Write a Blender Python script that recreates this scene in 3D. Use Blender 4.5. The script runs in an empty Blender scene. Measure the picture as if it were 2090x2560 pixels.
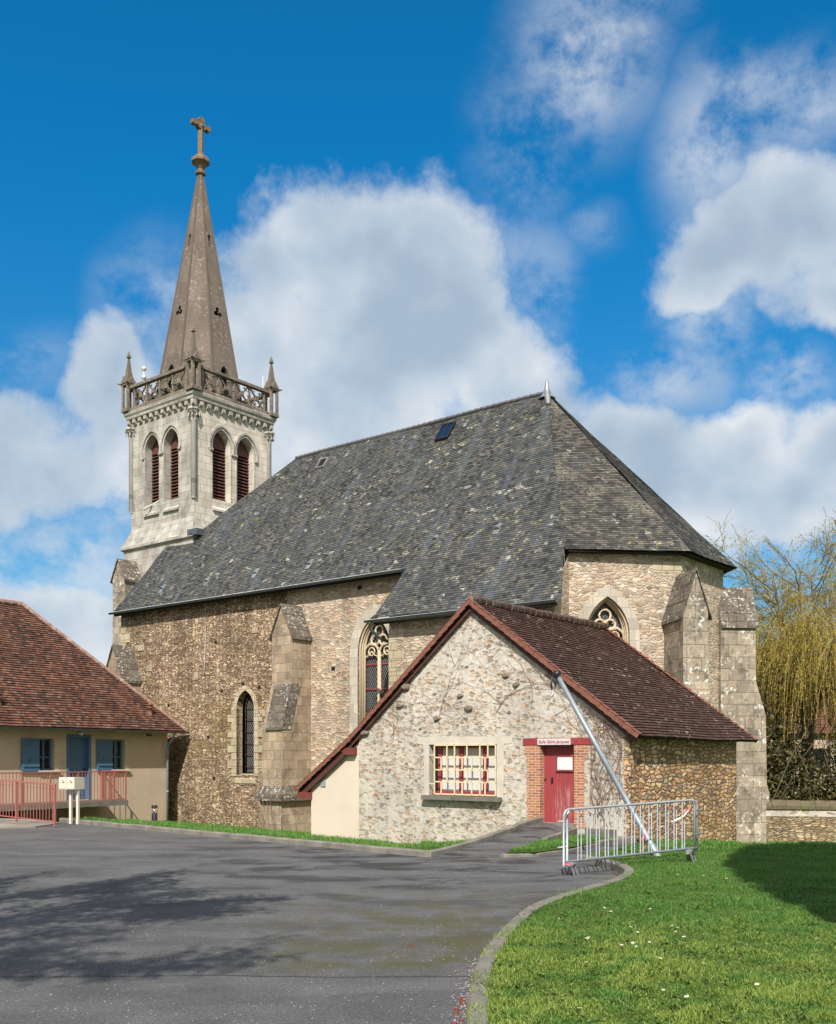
import bpy, math, random
import numpy as np
from mathutils import Vector, noise, geometry
random.seed(7); np.random.seed(7)
R = math.radians
scene = bpy.context.scene
COL = scene.collection

# ------------------------------------------------------------------ camera
cam_d = bpy.data.cameras.new('camera'); cam = bpy.data.objects.new('camera', cam_d); COL.objects.link(cam)
cam.location = (0, 0, 1.95); cam.rotation_euler = (R(90), 0, 0)
cam_d.sensor_fit = 'HORIZONTAL'; cam_d.sensor_width = 36; cam_d.lens = 43.72
cam_d.shift_y = 0.2919; cam_d.clip_start = 0.1; cam_d.clip_end = 6000
scene.camera = cam
scene.view_settings.view_transform = 'Standard'; scene.view_settings.look = 'None'
scene.view_settings.exposure = 0.2; scene.view_settings.gamma = 1.0

# ------------------------------------------------------------------ sun
SUN_DIR = Vector((0.12, 1.05, -1.0)).normalized()
sl = bpy.data.lights.new('sun', 'SUN'); sl.energy = 5.0; sl.angle = R(0.53); sl.color = (1.0, 0.925, 0.845)
so = bpy.data.objects.new('sun', sl); COL.objects.link(so)
so.rotation_euler = SUN_DIR.to_track_quat('-Z', 'Y').to_euler(); so.location = (-10, -40, 45)

# ------------------------------------------------------------------ node helper
class NT:
    def __init__(s, nt): s.nt = nt
    def n(s, typ, ins=None, **props):
        nd = s.nt.nodes.new(typ)
        for k, v in props.items(): setattr(nd, k, v)
        if ins:
            for k, v in ins.items():
                sk = nd.inputs[k]
                if isinstance(v, bpy.types.NodeSocket): s.nt.links.new(v, sk)
                else:
                    if isinstance(v, tuple) and len(v) == 3 and sk.type == 'RGBA': v = v + (1,)
                    sk.default_value = v
        return nd
    def m(s, op, a, b=0.0, c=0.0, clamp=False):
        return s.n('ShaderNodeMath', {0: a, 1: b, 2: c}, operation=op, use_clamp=clamp).outputs[0]
    def vm(s, op, a, b=(0, 0, 0), out=0):
        return s.n('ShaderNodeVectorMath', {0: a, 1: b}, operation=op).outputs[out]
    def mix(s, f, a, b, blend='MIX'):
        nd = s.n('ShaderNodeMix', None, data_type='RGBA', blend_type=blend)
        for k, v in ((0, f), (6, a), (7, b)):
            if isinstance(v, bpy.types.NodeSocket): s.nt.links.new(v, nd.inputs[k])
            else: nd.inputs[k].default_value = (v + (1,)) if isinstance(v, tuple) and len(v) == 3 else v
        return nd.outputs[2]
    def ramp(s, f, stops, interp='LINEAR'):
        nd = s.n('ShaderNodeValToRGB', {0: f}); cr = nd.color_ramp; cr.interpolation = interp
        while len(cr.elements) < len(stops): cr.elements.new(0.5)
        for e, (p, c) in zip(cr.elements, stops):
            e.position = p; e.color = (c + (1,)) if isinstance(c, tuple) else (c, c, c, 1)
        return nd.outputs[0]
    def noise(s, vec, scale, detail=4.0, rough=0.55, dist=0.0, out=0):
        return s.n('ShaderNodeTexNoise', {'Vector': vec, 'Scale': scale, 'Detail': detail, 'Roughness': rough, 'Distortion': dist}).outputs[out]
    def step(s, x, lo, hi):
        nd = s.n('ShaderNodeMapRange', {0: x, 1: lo, 2: hi, 3: 0.0, 4: 1.0}, interpolation_type='SMOOTHSTEP')
        return nd.outputs[0]
    def scale(s, vec, v3):
        return s.vm('MULTIPLY', vec, v3)

# ------------------------------------------------------------------ world: Nishita sky with clouds by direction
world = bpy.data.worlds.new('World'); scene.world = world; world.use_nodes = True
wt = world.node_tree; wt.nodes.clear(); w = NT(wt)
sky = w.n('ShaderNodeTexSky', None, sky_type='NISHITA', sun_disc=False, sun_elevation=R(43.4), sun_rotation=R(186.5),
          altitude=300.0, air_density=1.0, dust_density=0.3, ozone_density=3.0)
tc = w.n('ShaderNodeTexCoord'); dirv = tc.outputs['Generated']
sep = w.n('ShaderNodeSeparateXYZ', {0: dirv})
yy = w.m('MAXIMUM', w.m('ABSOLUTE', sep.outputs[1]), 0.06)
gx = w.m('DIVIDE', sep.outputs[0], yy); gz = w.m('DIVIDE', sep.outputs[2], yy)
gv = w.n('ShaderNodeCombineXYZ', {0: gx, 1: gz, 2: 0.0}).outputs[0]
wn = w.noise(dirv, 4.0, 3.0, 0.5, 0.0, out=1)
gvw = w.vm('ADD', gv, w.scale(w.vm('SUBTRACT', wn, (0.5, 0.5, 0.5)), (0.14, 0.12, 0.0)))
# cumulus clouds: centre (x/y, z/y), radii, weight
CL = [(-0.10, 0.49, .10, .085, 1.0), (-0.01, 0.48, .10, .085, 1.0), (0.045, 0.42, .075, .085, 1.0), (-0.13, 0.40, .08, .12, 1.0), (0.09, 0.375, .07, .07, 1.0), (-0.03, .36, .16, .13, 1.0), (-.06, .26, .16, .10, 1.0),
      (-0.29, 0.375, .055, .055, .9), (-.24, .32, .08, .09, 1.0), (-0.40, 0.295, .13, .058, 1.0), (-0.20, .22, .10, .12, 1.0), (-0.37, .13, .13, .058, .9), (-.22, .12, .12, .06, 1.0), (-.18, .41, .06, .06, .8),
      (0.33, 0.50, .085, .07, 1.0), (0.40, 0.53, .09, .075, 1.0), (0.28, 0.465, .055, .035, .85), (.42, .47, .08, .04, .9),
      (0.22, 0.305, .065, .048, 1.0), (0.33, 0.31, .065, .062, 1.0), (0.43, 0.305, .065, .055, 1.0), (0.37, 0.265, .14, .045, 1.0), (0.25, .25, .10, .05, 1.0), (.46, .15, .06, .03, .5)]
# thin wispy cloud: soft patches torn by noise
WS = [(0.37, .66, .13, .07, .9), (0.30, 0.60, .08, .10, 1.0), (0.165, 0.71, .085, .12, 1.0), (0.11, 0.62, .06, .10, .55), (0.20, 0.78, .09, .07, .8), (0.25, 0.39, .075, .055, 1.0), (0.375, 0.39, .06, .045, .9),
      (.29, .44, .06, .06, .9), (.05, .50, .10, .07, .7), (-.24, .42, .08, .10, .8), (-.36, .20, .16, .09, 1.0), (.12, .47, .05, .08, .5), (-.40, .39, .08, .04, .5), (.42, .2, .12, .05, .8), (.17, .53, .04, .03, .35)]
def density(vec):
    dens = None
    for cx_, cz_, rx, rz, wgt in CL:
        l = w.vm('LENGTH', w.n('ShaderNodeVectorMath', {0: vec, 1: (1 / rx, 1 / rz, 0), 2: (-cx_ / rx, -cz_ / rz, 0)}, operation='MULTIPLY_ADD').outputs[0], out=1)
        d = w.m('MULTIPLY_ADD', l, -1.0, .35 + wgt)
        dens = d if dens is None else w.n('ShaderNodeMath', {0: dens, 1: d, 2: 0.25}, operation='SMOOTH_MAX').outputs[0]
    return dens
dens = density(gvw)
n1 = w.noise(dirv, 7.0, 15.0, 0.60, 0.0)
ns1 = w.noise(dirv, 6.0, 6.0, 0.45); n1b = w.noise(w.vm('ADD', dirv, (.012, .0, -.03)), 6.0, 6.0, 0.45)      # the same noise a little towards the sun
n2 = w.noise(dirv, 2.6, 5.0, 0.55)
dn = w.m('ADD', w.m('ADD', dens, -.05), w.m('MULTIPLY', w.m('SUBTRACT', n1, 0.5), 2.7))
wm = None
for cx_, cz_, rx, rz, wgt in WS:
    l = w.vm('LENGTH', w.n('ShaderNodeVectorMath', {0: gvw, 1: (1 / rx, 1 / rz, 0), 2: (-cx_ / rx, -cz_ / rz, 0)}, operation='MULTIPLY_ADD').outputs[0], out=1)
    d = w.m('MULTIPLY', w.step(l, 1.25, .15), wgt); wm = d if wm is None else w.m('MAXIMUM', wm, d)
wisp = w.m('MULTIPLY', wm, w.step(w.noise(w.scale(dirv, (1.0, 1.0, 1.2)), 10.0, 15.0, 0.64, .1), .36, .62))
# away from the view: unseen cloud added all over as neutral fill light
back = w.step(w.m('ADD', sep.outputs[1], w.m('MULTIPLY', sep.outputs[2], -.55)), 0.15, -0.15)
backfill = w.m('MULTIPLY', w.m('SUBTRACT', w.noise(dirv, 2.4, 8.0, 0.6), 0.28), 4.0)
dn = w.n('ShaderNodeMix', {0: back, 2: dn, 3: backfill}, data_type='FLOAT').outputs[0]
alpha = w.m('MULTIPLY', w.step(dn, 0.05, 0.62), 0.97); alpha = w.m('MAXIMUM', alpha, w.m('MULTIPLY', wisp, .70))
thin = w.m('SUBTRACT', 1.0, w.step(dn, .2, 1.5))
lit = w.m('ADD', w.m('MULTIPLY', thin, .42), w.m('MULTIPLY', w.m('SUBTRACT', ns1, n1b), 3.6))
lit = w.m('ADD', lit, w.m('MULTIPLY', w.m('SUBTRACT', n2, .33), 1.0))
ccol = w.ramp(lit, [(0.0, (0.39, 0.49, 0.61)), (0.3, (0.47, 0.57, 0.68)), (0.62, (0.60, 0.67, 0.75)), (1.0, (.80, .83, .86))])
ccol = w.mix(w.m('MULTIPLY', back, .85), ccol, w.ramp(w.noise(dirv, 3.0, 6.0, .6), [(.3, (.52, .50, .475)), (.7, (.88, .85, .81))]))
skyc = w.mix(1.0, sky.outputs[0], (0.05, 0.88, 1.22), 'MULTIPLY')
skyc = w.mix(w.step(sep.outputs[2], .52, .10), skyc, w.mix(1.0, sky.outputs[0], (0.36, .72, .84), 'MULTIPLY'))
bg1 = w.n('ShaderNodeBackground', {0: skyc, 1: 0.115})
bg2 = w.n('ShaderNodeBackground', {0: ccol, 1: 0.90})
ms = w.n('ShaderNodeMixShader', {0: alpha, 1: bg1.outputs[0], 2: bg2.outputs[0]})
w.n('ShaderNodeOutputWorld', {0: ms.outputs[0]})
world.cycles.sampling_method = 'MANUAL'; world.cycles.sample_map_resolution = 512
# ------------------------------------------------------------------ materials
MATS = {}
def newmat(name):
    m = bpy.data.materials.new(name); m.use_nodes = True
    t = NT(m.node_tree); b = m.node_tree.nodes['Principled BSDF']
    MATS[name] = m
    return m, t, b
def setb(t, b, col=None, rough=None, bump=None, bstr=0.5, bdist=0.02, metal=None, spec=None):
    def put(k, v):
        if isinstance(v, bpy.types.NodeSocket): t.nt.links.new(v, b.inputs[k])
        else: b.inputs[k].default_value = (v + (1,)) if isinstance(v, tuple) and len(v) == 3 else v
    if col is not None: put('Base Color', col)
    if rough is not None: put('Roughness', rough)
    if metal is not None: put('Metallic', metal)
    if spec is not None: put('Specular IOR Level', spec)
    if bump is not None:
        bn = t.n('ShaderNodeBump', {'Height': bump, 'Strength': bstr, 'Distance': bdist}); t.nt.links.new(bn.outputs[0], b.inputs['Normal'])
def uvc(t): return t.n('ShaderNodeTexCoord').outputs['UV']
def obc(t): return t.n('ShaderNodeTexCoord').outputs['Object']

def plain(name, col, rough=0.6, metal=0.0, var=0.12, scale=6.0, bump=0.0, spec=0.5, dirt=None):
    m, t, b = newmat(name); o = obc(t)
    n1 = t.noise(o, scale, 5.0)
    c = t.mix(1.0, col, t.ramp(n1, [(0.25, 1.0 - var), (0.75, 1.0 + var)]), 'MULTIPLY')
    if dirt:
        c = t.mix(t.m('MULTIPLY', t.step(t.noise(o, scale * .45, 6.0, .65), .52, .72), dirt[1]), c, dirt[0])
    setb(t, b, c, rough, n1 if bump else None, bump, 0.01, metal, spec)
    return m

def rubble(name, stones, mortar, sx=3.2, sy=7.5, mw=0.05, cover=1.0, moss=0.0, stain=0.35, bstr=0.9, patch=None, lichen=0.0, big=None, mossz=None, warp=.16, bdist=.05, mvar=.25):
    m, t, b = newmat(name); uv = uvc(t); o = obc(t)
    wv = t.scale(t.vm('SUBTRACT', t.noise(uv, 2.6, 3.0, .6, out=1), (.5, .5, .5)), (warp * 1.6, warp, 0))
    wv2 = t.scale(t.vm('SUBTRACT', t.noise(uv, 14.0, 2.0, .5, out=1), (.5, .5, .5)), (.05, .035, 0))
    p = t.scale(t.vm('ADD', t.vm('ADD', uv, wv), wv2), (sx, sy, 0))
    v1 = t.n('ShaderNodeTexVoronoi', {'Vector': p, 'Scale': 1.0, 'Randomness': .92, 'Exponent': 5.0}, voronoi_dimensions='2D', distance='MINKOWSKI')
    v2 = t.n('ShaderNodeTexVoronoi', {'Vector': p, 'Scale': 1.0, 'Randomness': .92, 'Exponent': 5.0}, voronoi_dimensions='2D', distance='MINKOWSKI', feature='F2')
    sc = t.n('ShaderNodeSeparateColor', {0: v1.outputs['Color']})
    rnd, rnd2, rnd3 = sc.outputs[0], sc.outputs[1], sc.outputs[2]
    n = len(stones)
    col = t.ramp(rnd, [(i / (n - 1), c) for i, c in enumerate(stones)])
    fine = t.noise(uv, 38.0, 5.0, .7)
    col = t.mix(.85, col, t.mix(1.0, col, t.ramp(fine, [(.25, .6), (.75, 1.45)]), 'MULTIPLY'))
    col = t.mix(1.0, col, t.ramp(rnd2, [(0, .62), (1, 1.3)]), 'MULTIPLY')
    edge = t.m('MULTIPLY', t.m('SUBTRACT', v2.outputs['Distance'], v1.outputs['Distance']), .6)
    e = t.m('ADD', edge, t.m('MULTIPLY', t.m('SUBTRACT', fine, .5), .12))
    if cover < 1.0:
        # stones showing through smeared mortar: more in some areas
        reg = t.noise(uv, .55, 3.0, .6)
        thr = t.m('ADD', t.m('SUBTRACT', rnd3, cover), t.m('MULTIPLY', t.m('SUBTRACT', .5, reg), 1.3))
        e = t.m('SUBTRACT', e, t.m('MAXIMUM', t.m('MULTIPLY', thr, 1.6), 0.0))
    mask = t.step(e, mw * .55, mw * 1.5)
    mort = t.mix(1.0, mortar, t.ramp(t.noise(uv, 9.0, 6.0, .65), [(.25, 1 - mvar), (.75, 1 + mvar * .6)]), 'MULTIPLY')
    c = t.mix(mask, mort, col)
    st = t.noise(t.scale(uv, (1.0, .45, 1)), .8, 6.0, .65)
    c = t.mix(stain, c, t.mix(1.0, c, t.ramp(st, [(.34, .30), (.62, 1.3)]), 'MULTIPLY'))
    if moss:
        mm = t.step(t.noise(uv, 5.0, 7.0, .7), .47, .62)
        rg = t.step(t.noise(uv, .42, 3.0, .5), .38, .56)
        mm = t.m('MULTIPLY', mm, rg)
        if mossz:
            sepv = t.n('ShaderNodeSeparateXYZ', {0: uv}).outputs[1]
            mm = t.m('MULTIPLY', mm, t.m('MULTIPLY', t.step(sepv, mossz[0], mossz[0] + .6), t.step(sepv, mossz[1], mossz[1] - .8)))
        c = t.mix(t.m('MULTIPLY', mm, moss), c, (.30, .215, .045))
    if lichen:
        lm = t.m('MULTIPLY', t.step(t.noise(uv, 7.0, 8.0, .75), .56, .63), lichen)
        c = t.mix(lm, c, (.62, .63, .58))
    dome = t.step(edge, 0.0, .22)
    h = t.m('MULTIPLY', mask, t.m('ADD', t.m('MULTIPLY', dome, .5), t.m('MULTIPLY', rnd2, .5)))
    h = t.m('ADD', h, t.m('MULTIPLY', fine, .25))
    setb(t, b, c, .95, h, bstr, bdist, spec=.2)
    return m

def ashlar(name, c1, c2, bw=.55, bh=.33, mortar=(.35, .32, .27), lichen=0.0, stain=.4, orange=0.0, mw=.012, dark=0.0, bstr=.45, lcol=(.66, .67, .62), sz=7.0):
    m, t, b = newmat(name); uv = uvc(t)
    wv = t.scale(t.vm('SUBTRACT', t.noise(uv, 1.5, 2.0, out=1), (.5, .5, .5)), (.02, .02, 0))
    br = t.n('ShaderNodeTexBrick', {'Vector': t.vm('ADD', uv, wv), 'Color1': c1, 'Color2': c2, 'Mortar': mortar, 'Scale': 1.0, 'Mortar Size': mw, 'Mortar Smooth': .4, 'Bias': 0.0, 'Brick Width': bw, 'Row Height': bh}, offset=.5, squash=.8, squash_frequency=3)
    c = br.outputs[0]
    f = t.noise(uv, 22.0, 6.0, .7)
    c = t.mix(1.0, c, t.ramp(f, [(.25, .78), (.75, 1.2)]), 'MULTIPLY')
    st = t.noise(t.scale(uv, (1.3, .5, 1)), 1.1, 8.0, .68)
    c = t.mix(stain, c, t.mix(1.0, c, t.ramp(st, [(.3, .38), (.66, 1.3)]), 'MULTIPLY'))
    if orange: c = t.mix(t.m('MULTIPLY', t.step(t.noise(uv, 1.7, 5.0, .6), .55, .72), orange), c, (.52, .30, .13))
    if dark: c = t.mix(t.m('MULTIPLY', t.step(t.noise(t.scale(uv, (1, .7, 1)), 1.6, 8.0, .7), .50, .62), dark), c, (.085, .075, .065))
    if lichen:
        rg = t.step(t.noise(uv, .9, 3.0), .42, .6)
        lm = t.m('MULTIPLY', t.m('MULTIPLY', t.step(t.noise(uv, sz, 8.0, .72), .53, .60), lichen), t.m('ADD', t.m('MULTIPLY', rg, .85), .15))
        c = t.mix(lm, c, lcol)
    h = t.m('ADD', t.m('MULTIPLY', t.m('SUBTRACT', 1.0, br.outputs[1]), .7), t.m('MULTIPLY', f, .5))
    setb(t, b, c, .92, h, bstr, .03, spec=.2)
    return m

def tiles(name, ramp, row, width, lichen=0.0, lcol=(.45, .45, .38), yellow=0.0, dirt=.4, rough=.8, bluish=0.0, lsz=9.0, patch=0.0, spec=.3, edge=0.0):
    m, t, b = newmat(name); uv = uvc(t); o = obc(t)
    br = t.n('ShaderNodeTexBrick', {'Vector': uv, 'Color1': (0, 0, 0), 'Color2': (1, 1, 1), 'Mortar': (0, 0, 0), 'Scale': 1.0, 'Mortar Size': .004, 'Mortar Smooth': .2, 'Bias': 0.0, 'Brick Width': width, 'Row Height': row}, offset=.5, squash=1.0)
    r = t.n('ShaderNodeSeparateColor', {0: br.outputs[0]}).outputs[0]
    big = t.noise(t.scale(uv, (1.0, .6, 1)), .8, 5.0, .6)
    rr = t.m('ADD', r, t.m('MULTIPLY', t.m('SUBTRACT', big, .5), .9), clamp=True)
    n = len(ramp)
    c = t.ramp(rr, [(i / (n - 1), k) for i, k in enumerate(ramp)])
    f = t.noise(uv, 26.0, 5.0, .7)
    c = t.mix(1.0, c, t.ramp(f, [(.25, .72), (.75, 1.28)]), 'MULTIPLY')
    if dirt:
        c = t.mix(dirt, c, t.mix(1.0, c, t.ramp(t.noise(t.scale(uv, (1, .4, 1)), 1.4, 7.0, .65), [(.32, .5), (.66, 1.3)]), 'MULTIPLY'))
    c = t.mix(t.m('MULTIPLY', br.outputs[1], .75), c, (.012, .012, .012))
    # lower edge of each course darkened in the colour as shade of tile thickness
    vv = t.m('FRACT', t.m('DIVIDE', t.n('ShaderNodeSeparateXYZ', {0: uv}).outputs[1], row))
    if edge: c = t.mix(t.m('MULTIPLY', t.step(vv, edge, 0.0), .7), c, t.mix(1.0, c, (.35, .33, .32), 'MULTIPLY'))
    if bluish:
        stk = t.step(t.noise(t.scale(uv, (1.6, .25, 1)), 1.2, 4.0, .6), .52, .66)
        c = t.mix(t.m('MULTIPLY', stk, bluish), c, (.13, .16, .20))
    if patch:
        rg = t.step(t.noise(uv, .33, 3.0, .5), .50, .63)
        c = t.mix(t.m('MULTIPLY', t.m('MULTIPLY', rg, t.step(t.noise(uv, 9.0, 6.0, .7), .42, .6)), patch), c, (.24, .235, .19))
    if lichen:
        rg = t.m('ADD', t.m('MULTIPLY', t.step(t.noise(uv, .5, 4.0), .40, .64), .8), .2)
        lm = t.m('MULTIPLY', t.step(t.noise(t.scale(uv, (.8, 1, 1)), lsz, 7.0, .7), .575, .625), t.m('MULTIPLY', rg, lichen))
        c = t.mix(lm, c, lcol)
    if yellow:
        rg = t.step(t.noise(t.vm('ADD', uv, (7, 3, 0)), .35, 3.0), .52, .62)
        lm = t.m('MULTIPLY', t.step(t.noise(uv, 4.0, 7.0, .7), .585, .63), t.m('MULTIPLY', rg, yellow))
        c = t.mix(lm, c, (.40, .38, .10))
    h = t.m('ADD', t.m('MULTIPLY', r, .8), t.m('ADD', t.m('MULTIPLY', f, .5), t.m('MULTIPLY', br.outputs[1], -1.0)))
    setb(t, b, c, rough, h, .5, .012, spec=spec)
    return m

rubble('nave_rubble', [(.27, .18, .11), (.42, .30, .19), (.55, .41, .27), (.64, .51, .36), (.30, .22, .15), (.58, .42, .28)], (.15, .11, .075), 4.2, 17.0, .085, moss=.85, stain=.55, mossz=(1.6, 4.8), bstr=1.0, warp=.3)
rubble('bay_rubble', [(.43, .31, .22), (.50, .39, .28), (.56, .47, .36), (.49, .33, .22), (.54, .46, .36), (.34, .27, .20)], (.53, .46, .36), 3.7, 9.5, .075, stain=.35, bstr=.8, warp=.24)
rubble('choir_rubble', [(.43, .32, .23), (.51, .41, .30), (.56, .48, .37), (.50, .35, .24), (.56, .49, .40), (.34, .27, .20)], (.55, .48, .38), 4.0, 9.5, .075, stain=.28, bstr=.8, warp=.24)
rubble('hall_gable_rubble', [(.33, .27, .20), (.45, .36, .26), (.40, .36, .31), (.52, .35, .21), (.27, .24, .21), (.52, .46, .37), (.42, .39, .35)], (.585, .55, .485), 6.6, 14.0, .08, cover=.42, stain=.40, bstr=.42, warp=.22, mvar=.34)
rubble('hall_side_rubble', [(.44, .24, .13), (.62, .40, .22), (.68, .48, .28), (.50, .28, .15), (.70, .54, .34), (.30, .24, .20)], (.26, .17, .10), 3.4, 9.5, .08, moss=.6, mossz=(-.8, .7), stain=.35, bstr=1.1, warp=.24)
rubble('low_wall_rubble', [(.30, .23, .15), (.46, .35, .22), (.52, .42, .29), (.34, .25, .16)], (.17, .14, .10), 4.0, 15.0, .08, stain=.5, bstr=1.0, moss=.4)
ashlar('tower_ashlar', (.40, .385, .35), (.52, .50, .455), .62, .36, (.27, .25, .21), stain=.65, orange=.16, bstr=.3, mw=.012, dark=.32)
ashlar('tower_clean_ashlar', (.58, .54, .46), (.70, .655, .57), .62, .36, (.36, .32, .26), stain=.5, orange=.25, bstr=.3, mw=.012, dark=.08)
ashlar('buttress_ashlar', (.30, .235, .165), (.47, .375, .27), .5, .36, (.22, .18, .14), lichen=.35, stain=.5, orange=.45, dark=.35)
ashlar('choir_buttress_ashlar', (.27, .235, .185), (.42, .355, .27), .6, .42, (.16, .14, .115), lichen=1.0, stain=.6, orange=.3, dark=.62, sz=5.0)
ashlar('surround_ashlar', (.42, .39, .33), (.58, .53, .44), .4, .36, (.38, .35, .3), stain=.35, orange=.15, bstr=.25)
ashlar('quoin_ashlar', (.42, .36, .24), (.55, .49, .36), .5, .30, (.2, .16, .1), stain=.4, orange=.2)
ashlar('tracery_stone', (.56, .46, .32), (.62, .53, .39), 1.0, .5, (.5, .42, .3), stain=.3, bstr=.15)
ashlar('weathering_stone', (.12, .105, .085), (.20, .17, .135), .4, .32, (.06, .05, .045), lichen=.8, stain=.5, dark=.4)
ashlar('spire_stone', (.150, .122, .102), (.185, .152, .128), 3.0, 1.3, (.12, .10, .08), lichen=.6, stain=.45, orange=.05, bstr=.25, lcol=(.36, .35, .33), sz=5.5, mw=.006)
ashlar('balustrade_stone', (.17, .145, .115), (.25, .21, .17), .7, 1.0, (.15, .13, .1), lichen=.4, stain=.6, orange=.15, dark=.3, mw=.002)
tiles('slate', [(.034, .036, .036), (.060, .064, .064), (.088, .090, .086), (.062, .068, .073), (.145, .135, .108), (.10, .106, .106), (.066, .076, .088)], .105, .17, lichen=1.0, lcol=(.42, .42, .36), yellow=.7, rough=.72, bluish=.34, lsz=2.9, spec=.3, dirt=.6)
tiles('apse_slate', [(.034, .035, .033), (.060, .060, .055), (.092, .088, .078), (.060, .064, .064), (.155, .142, .115), (.11, .106, .095)], .10, .19, lichen=.9, lcol=(.44, .42, .34), yellow=1.0, rough=.72, bluish=.12, lsz=3.6, patch=.9, spec=.3, dirt=.6)
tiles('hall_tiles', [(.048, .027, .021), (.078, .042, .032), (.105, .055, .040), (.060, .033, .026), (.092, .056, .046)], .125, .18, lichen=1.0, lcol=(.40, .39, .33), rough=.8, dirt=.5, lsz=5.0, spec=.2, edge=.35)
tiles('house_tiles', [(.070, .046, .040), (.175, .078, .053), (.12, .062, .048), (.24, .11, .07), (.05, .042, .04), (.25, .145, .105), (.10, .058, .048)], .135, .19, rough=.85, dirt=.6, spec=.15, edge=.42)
plain('verge_tile', (.215, .085, .058), .75, var=.35, scale=9, bump=.2, dirt=((.10, .045, .035), .7))
plain('ridge_tile', (.22, .13, .10), .85, var=.4, scale=9, dirt=((.42, .40, .36), .8))
plain('slate_ridge', (.22, .20, .21), .7, var=.3, scale=7)
plain('zinc', (.19, .215, .235), .42, .75, var=.2, scale=5)
plain('lead', (.34, .37, .40), .45, .5, var=.25, scale=4)
plain('galvanised', (.40, .44, .47), .5, .35, var=.18, scale=14, bump=.05)
plain('pole_metal', (.27, .315, .345), .5, .4, var=.16, scale=10)
plain('plaster_beige', (.54, .44, .325), .95, var=.09, scale=1.2, bump=.12, dirt=((.40, .325, .24), .35))
plain('plaster_cream', (.66, .58, .475), .95, var=.05, scale=1.0, bump=.12, dirt=((.56, .47, .36), .3))
plain('render_grey', (.57, .53, .455), .95, var=.14, scale=3, bump=.4, dirt=((.38, .35, .30), .5))
plain('blue_paint', (.06, .15, .25), .5, var=.08, scale=5)
plain('red_rail', (.34, .12, .10), .5, var=.12, scale=8)
plain('cream_metal', (.72, .62, .40), .5, var=.06, scale=8)
plain('mailbox_white', (.66, .62, .52), .45, var=.05, scale=8)
plain('black_plastic', (.016, .017, .02), .4, var=.1)
plain('window_dark', (.012, .014, .016), .08, var=.1, spec=.6)
plain('skylight_blue', (.008, .02, .06), .06, var=.1, spec=.9)
plain('dark_interior', (.01, .009, .008), .9)
plain('louvre_brown', (.115, .045, .037), .7, var=.2, scale=5)
plain('curtain_white', (.60, .60, .60), .9, var=.08, scale=5, bump=.3)
plain('white_board', (.72, .77, .78), .35, var=.02)
plain('sign_red', (.42, .05, .06), .6)
plain('tape_white', (.8, .78, .76), .5)
plain('tape_red', (.6, .03, .03), .5)
plain('dark_wood', (.085, .03, .025), .7, var=.3, scale=7)
plain('barge_red', (.17, .045, .038), .6, var=.2, scale=7)
plain('bark', (.15, .12, .085), .95, var=.4, scale=12, bump=.5)
plain('twig_yellow', (.30, .22, .07), .8, var=.3, scale=4)
plain('twig_red', (.16, .08, .07), .8, var=.3, scale=4)
plain('vine_twig', (.17, .10, .075), .9, var=.3, scale=9)
plain('daisy_white', (.8, .8, .78), .7, var=.03)
plain('daisy_yellow', (.65, .45, .04), .7)
plain('cone_brown', (.16, .045, .03), .8, var=.3, scale=30)
plain('stone_lump', (.22, .18, .14), .9, var=.35, scale=14, bump=.5)
plain('slab_concrete', (.17, .16, .135), .9, var=.25, scale=4, bump=.3, dirt=((.08, .08, .06), .6))
plain('reflector', (.8, .82, .85), .15, .9)
plain('acrylic', (.55, .58, .6), .1)
plain('far_roof', (.16, .07, .05), .8, var=.25, scale=2)
plain('moss_coping', (.12, .10, .06), .95, var=.35, scale=6, bump=.6, dirt=((.12, .14, .03), .7))

def m_kerb():
    m, t, b = newmat('kerb_stone'); uv = uvc(t); o = obc(t)
    f = t.noise(o, 60.0, 4.0, .7); g = t.noise(o, 3.0, 6.0, .65)
    c = t.mix(1.0, (.225, .21, .185), t.ramp(f, [(.3, .8), (.7, 1.2)]), 'MULTIPLY')
    c = t.mix(.8, c, t.mix(1.0, c, t.ramp(g, [(.3, .5), (.65, 1.25)]), 'MULTIPLY'))
    c = t.mix(t.m('MULTIPLY', t.step(t.noise(o, 6.0, 6.0, .7), .55, .66), .6), c, (.11, .12, .05))
    setb(t, b, c, .92, f, .5, .01, spec=.2)
m_kerb()
def m_red_door():
    m, t, b = newmat('red_door'); uv = uvc(t)
    sx = t.n('ShaderNodeSeparateXYZ', {0: uv})
    st = t.noise(t.scale(uv, (26.0, 1.6, 1)), 1.0, 6.0, .7)
    zz = t.step(t.m('ABSOLUTE', t.m('SUBTRACT', sx.outputs[1], .72)), .62, .15)
    xx = t.step(t.m('ABSOLUTE', t.m('SUBTRACT', sx.outputs[0], 13.38)), .36, .12)
    wear = t.m('MULTIPLY', t.step(st, .44, .66), t.m('MULTIPLY', zz, xx))
    sp = t.step(t.noise(t.scale(uv, (60, 14, 1)), 1.0, 4.0, .6), .70, .74)
    c = t.mix(1.0, (.33, .050, .058), t.ramp(st, [(.3, .85), (.7, 1.12)]), 'MULTIPLY')
    c = t.mix(t.m('MAXIMUM', t.m('MULTIPLY', wear, .8), t.m('MULTIPLY', sp, .5)), c, (.52, .36, .32))
    pl = t.m('FRACT', t.m('MULTIPLY', sx.outputs[0], 8.0))
    ln = t.step(t.m('ABSOLUTE', t.m('SUBTRACT', pl, .5)), .46, .5)
    c = t.mix(t.m('MULTIPLY', ln, .45), c, (.05, .01, .01))
    setb(t, b, c, .6, t.m('MULTIPLY', ln, -1.0), .5, .01)
m_red_door()
plain('red_paint', (.30, .040, .048), .6, var=.2, scale=8, dirt=((.42, .22, .2), .35))
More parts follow.
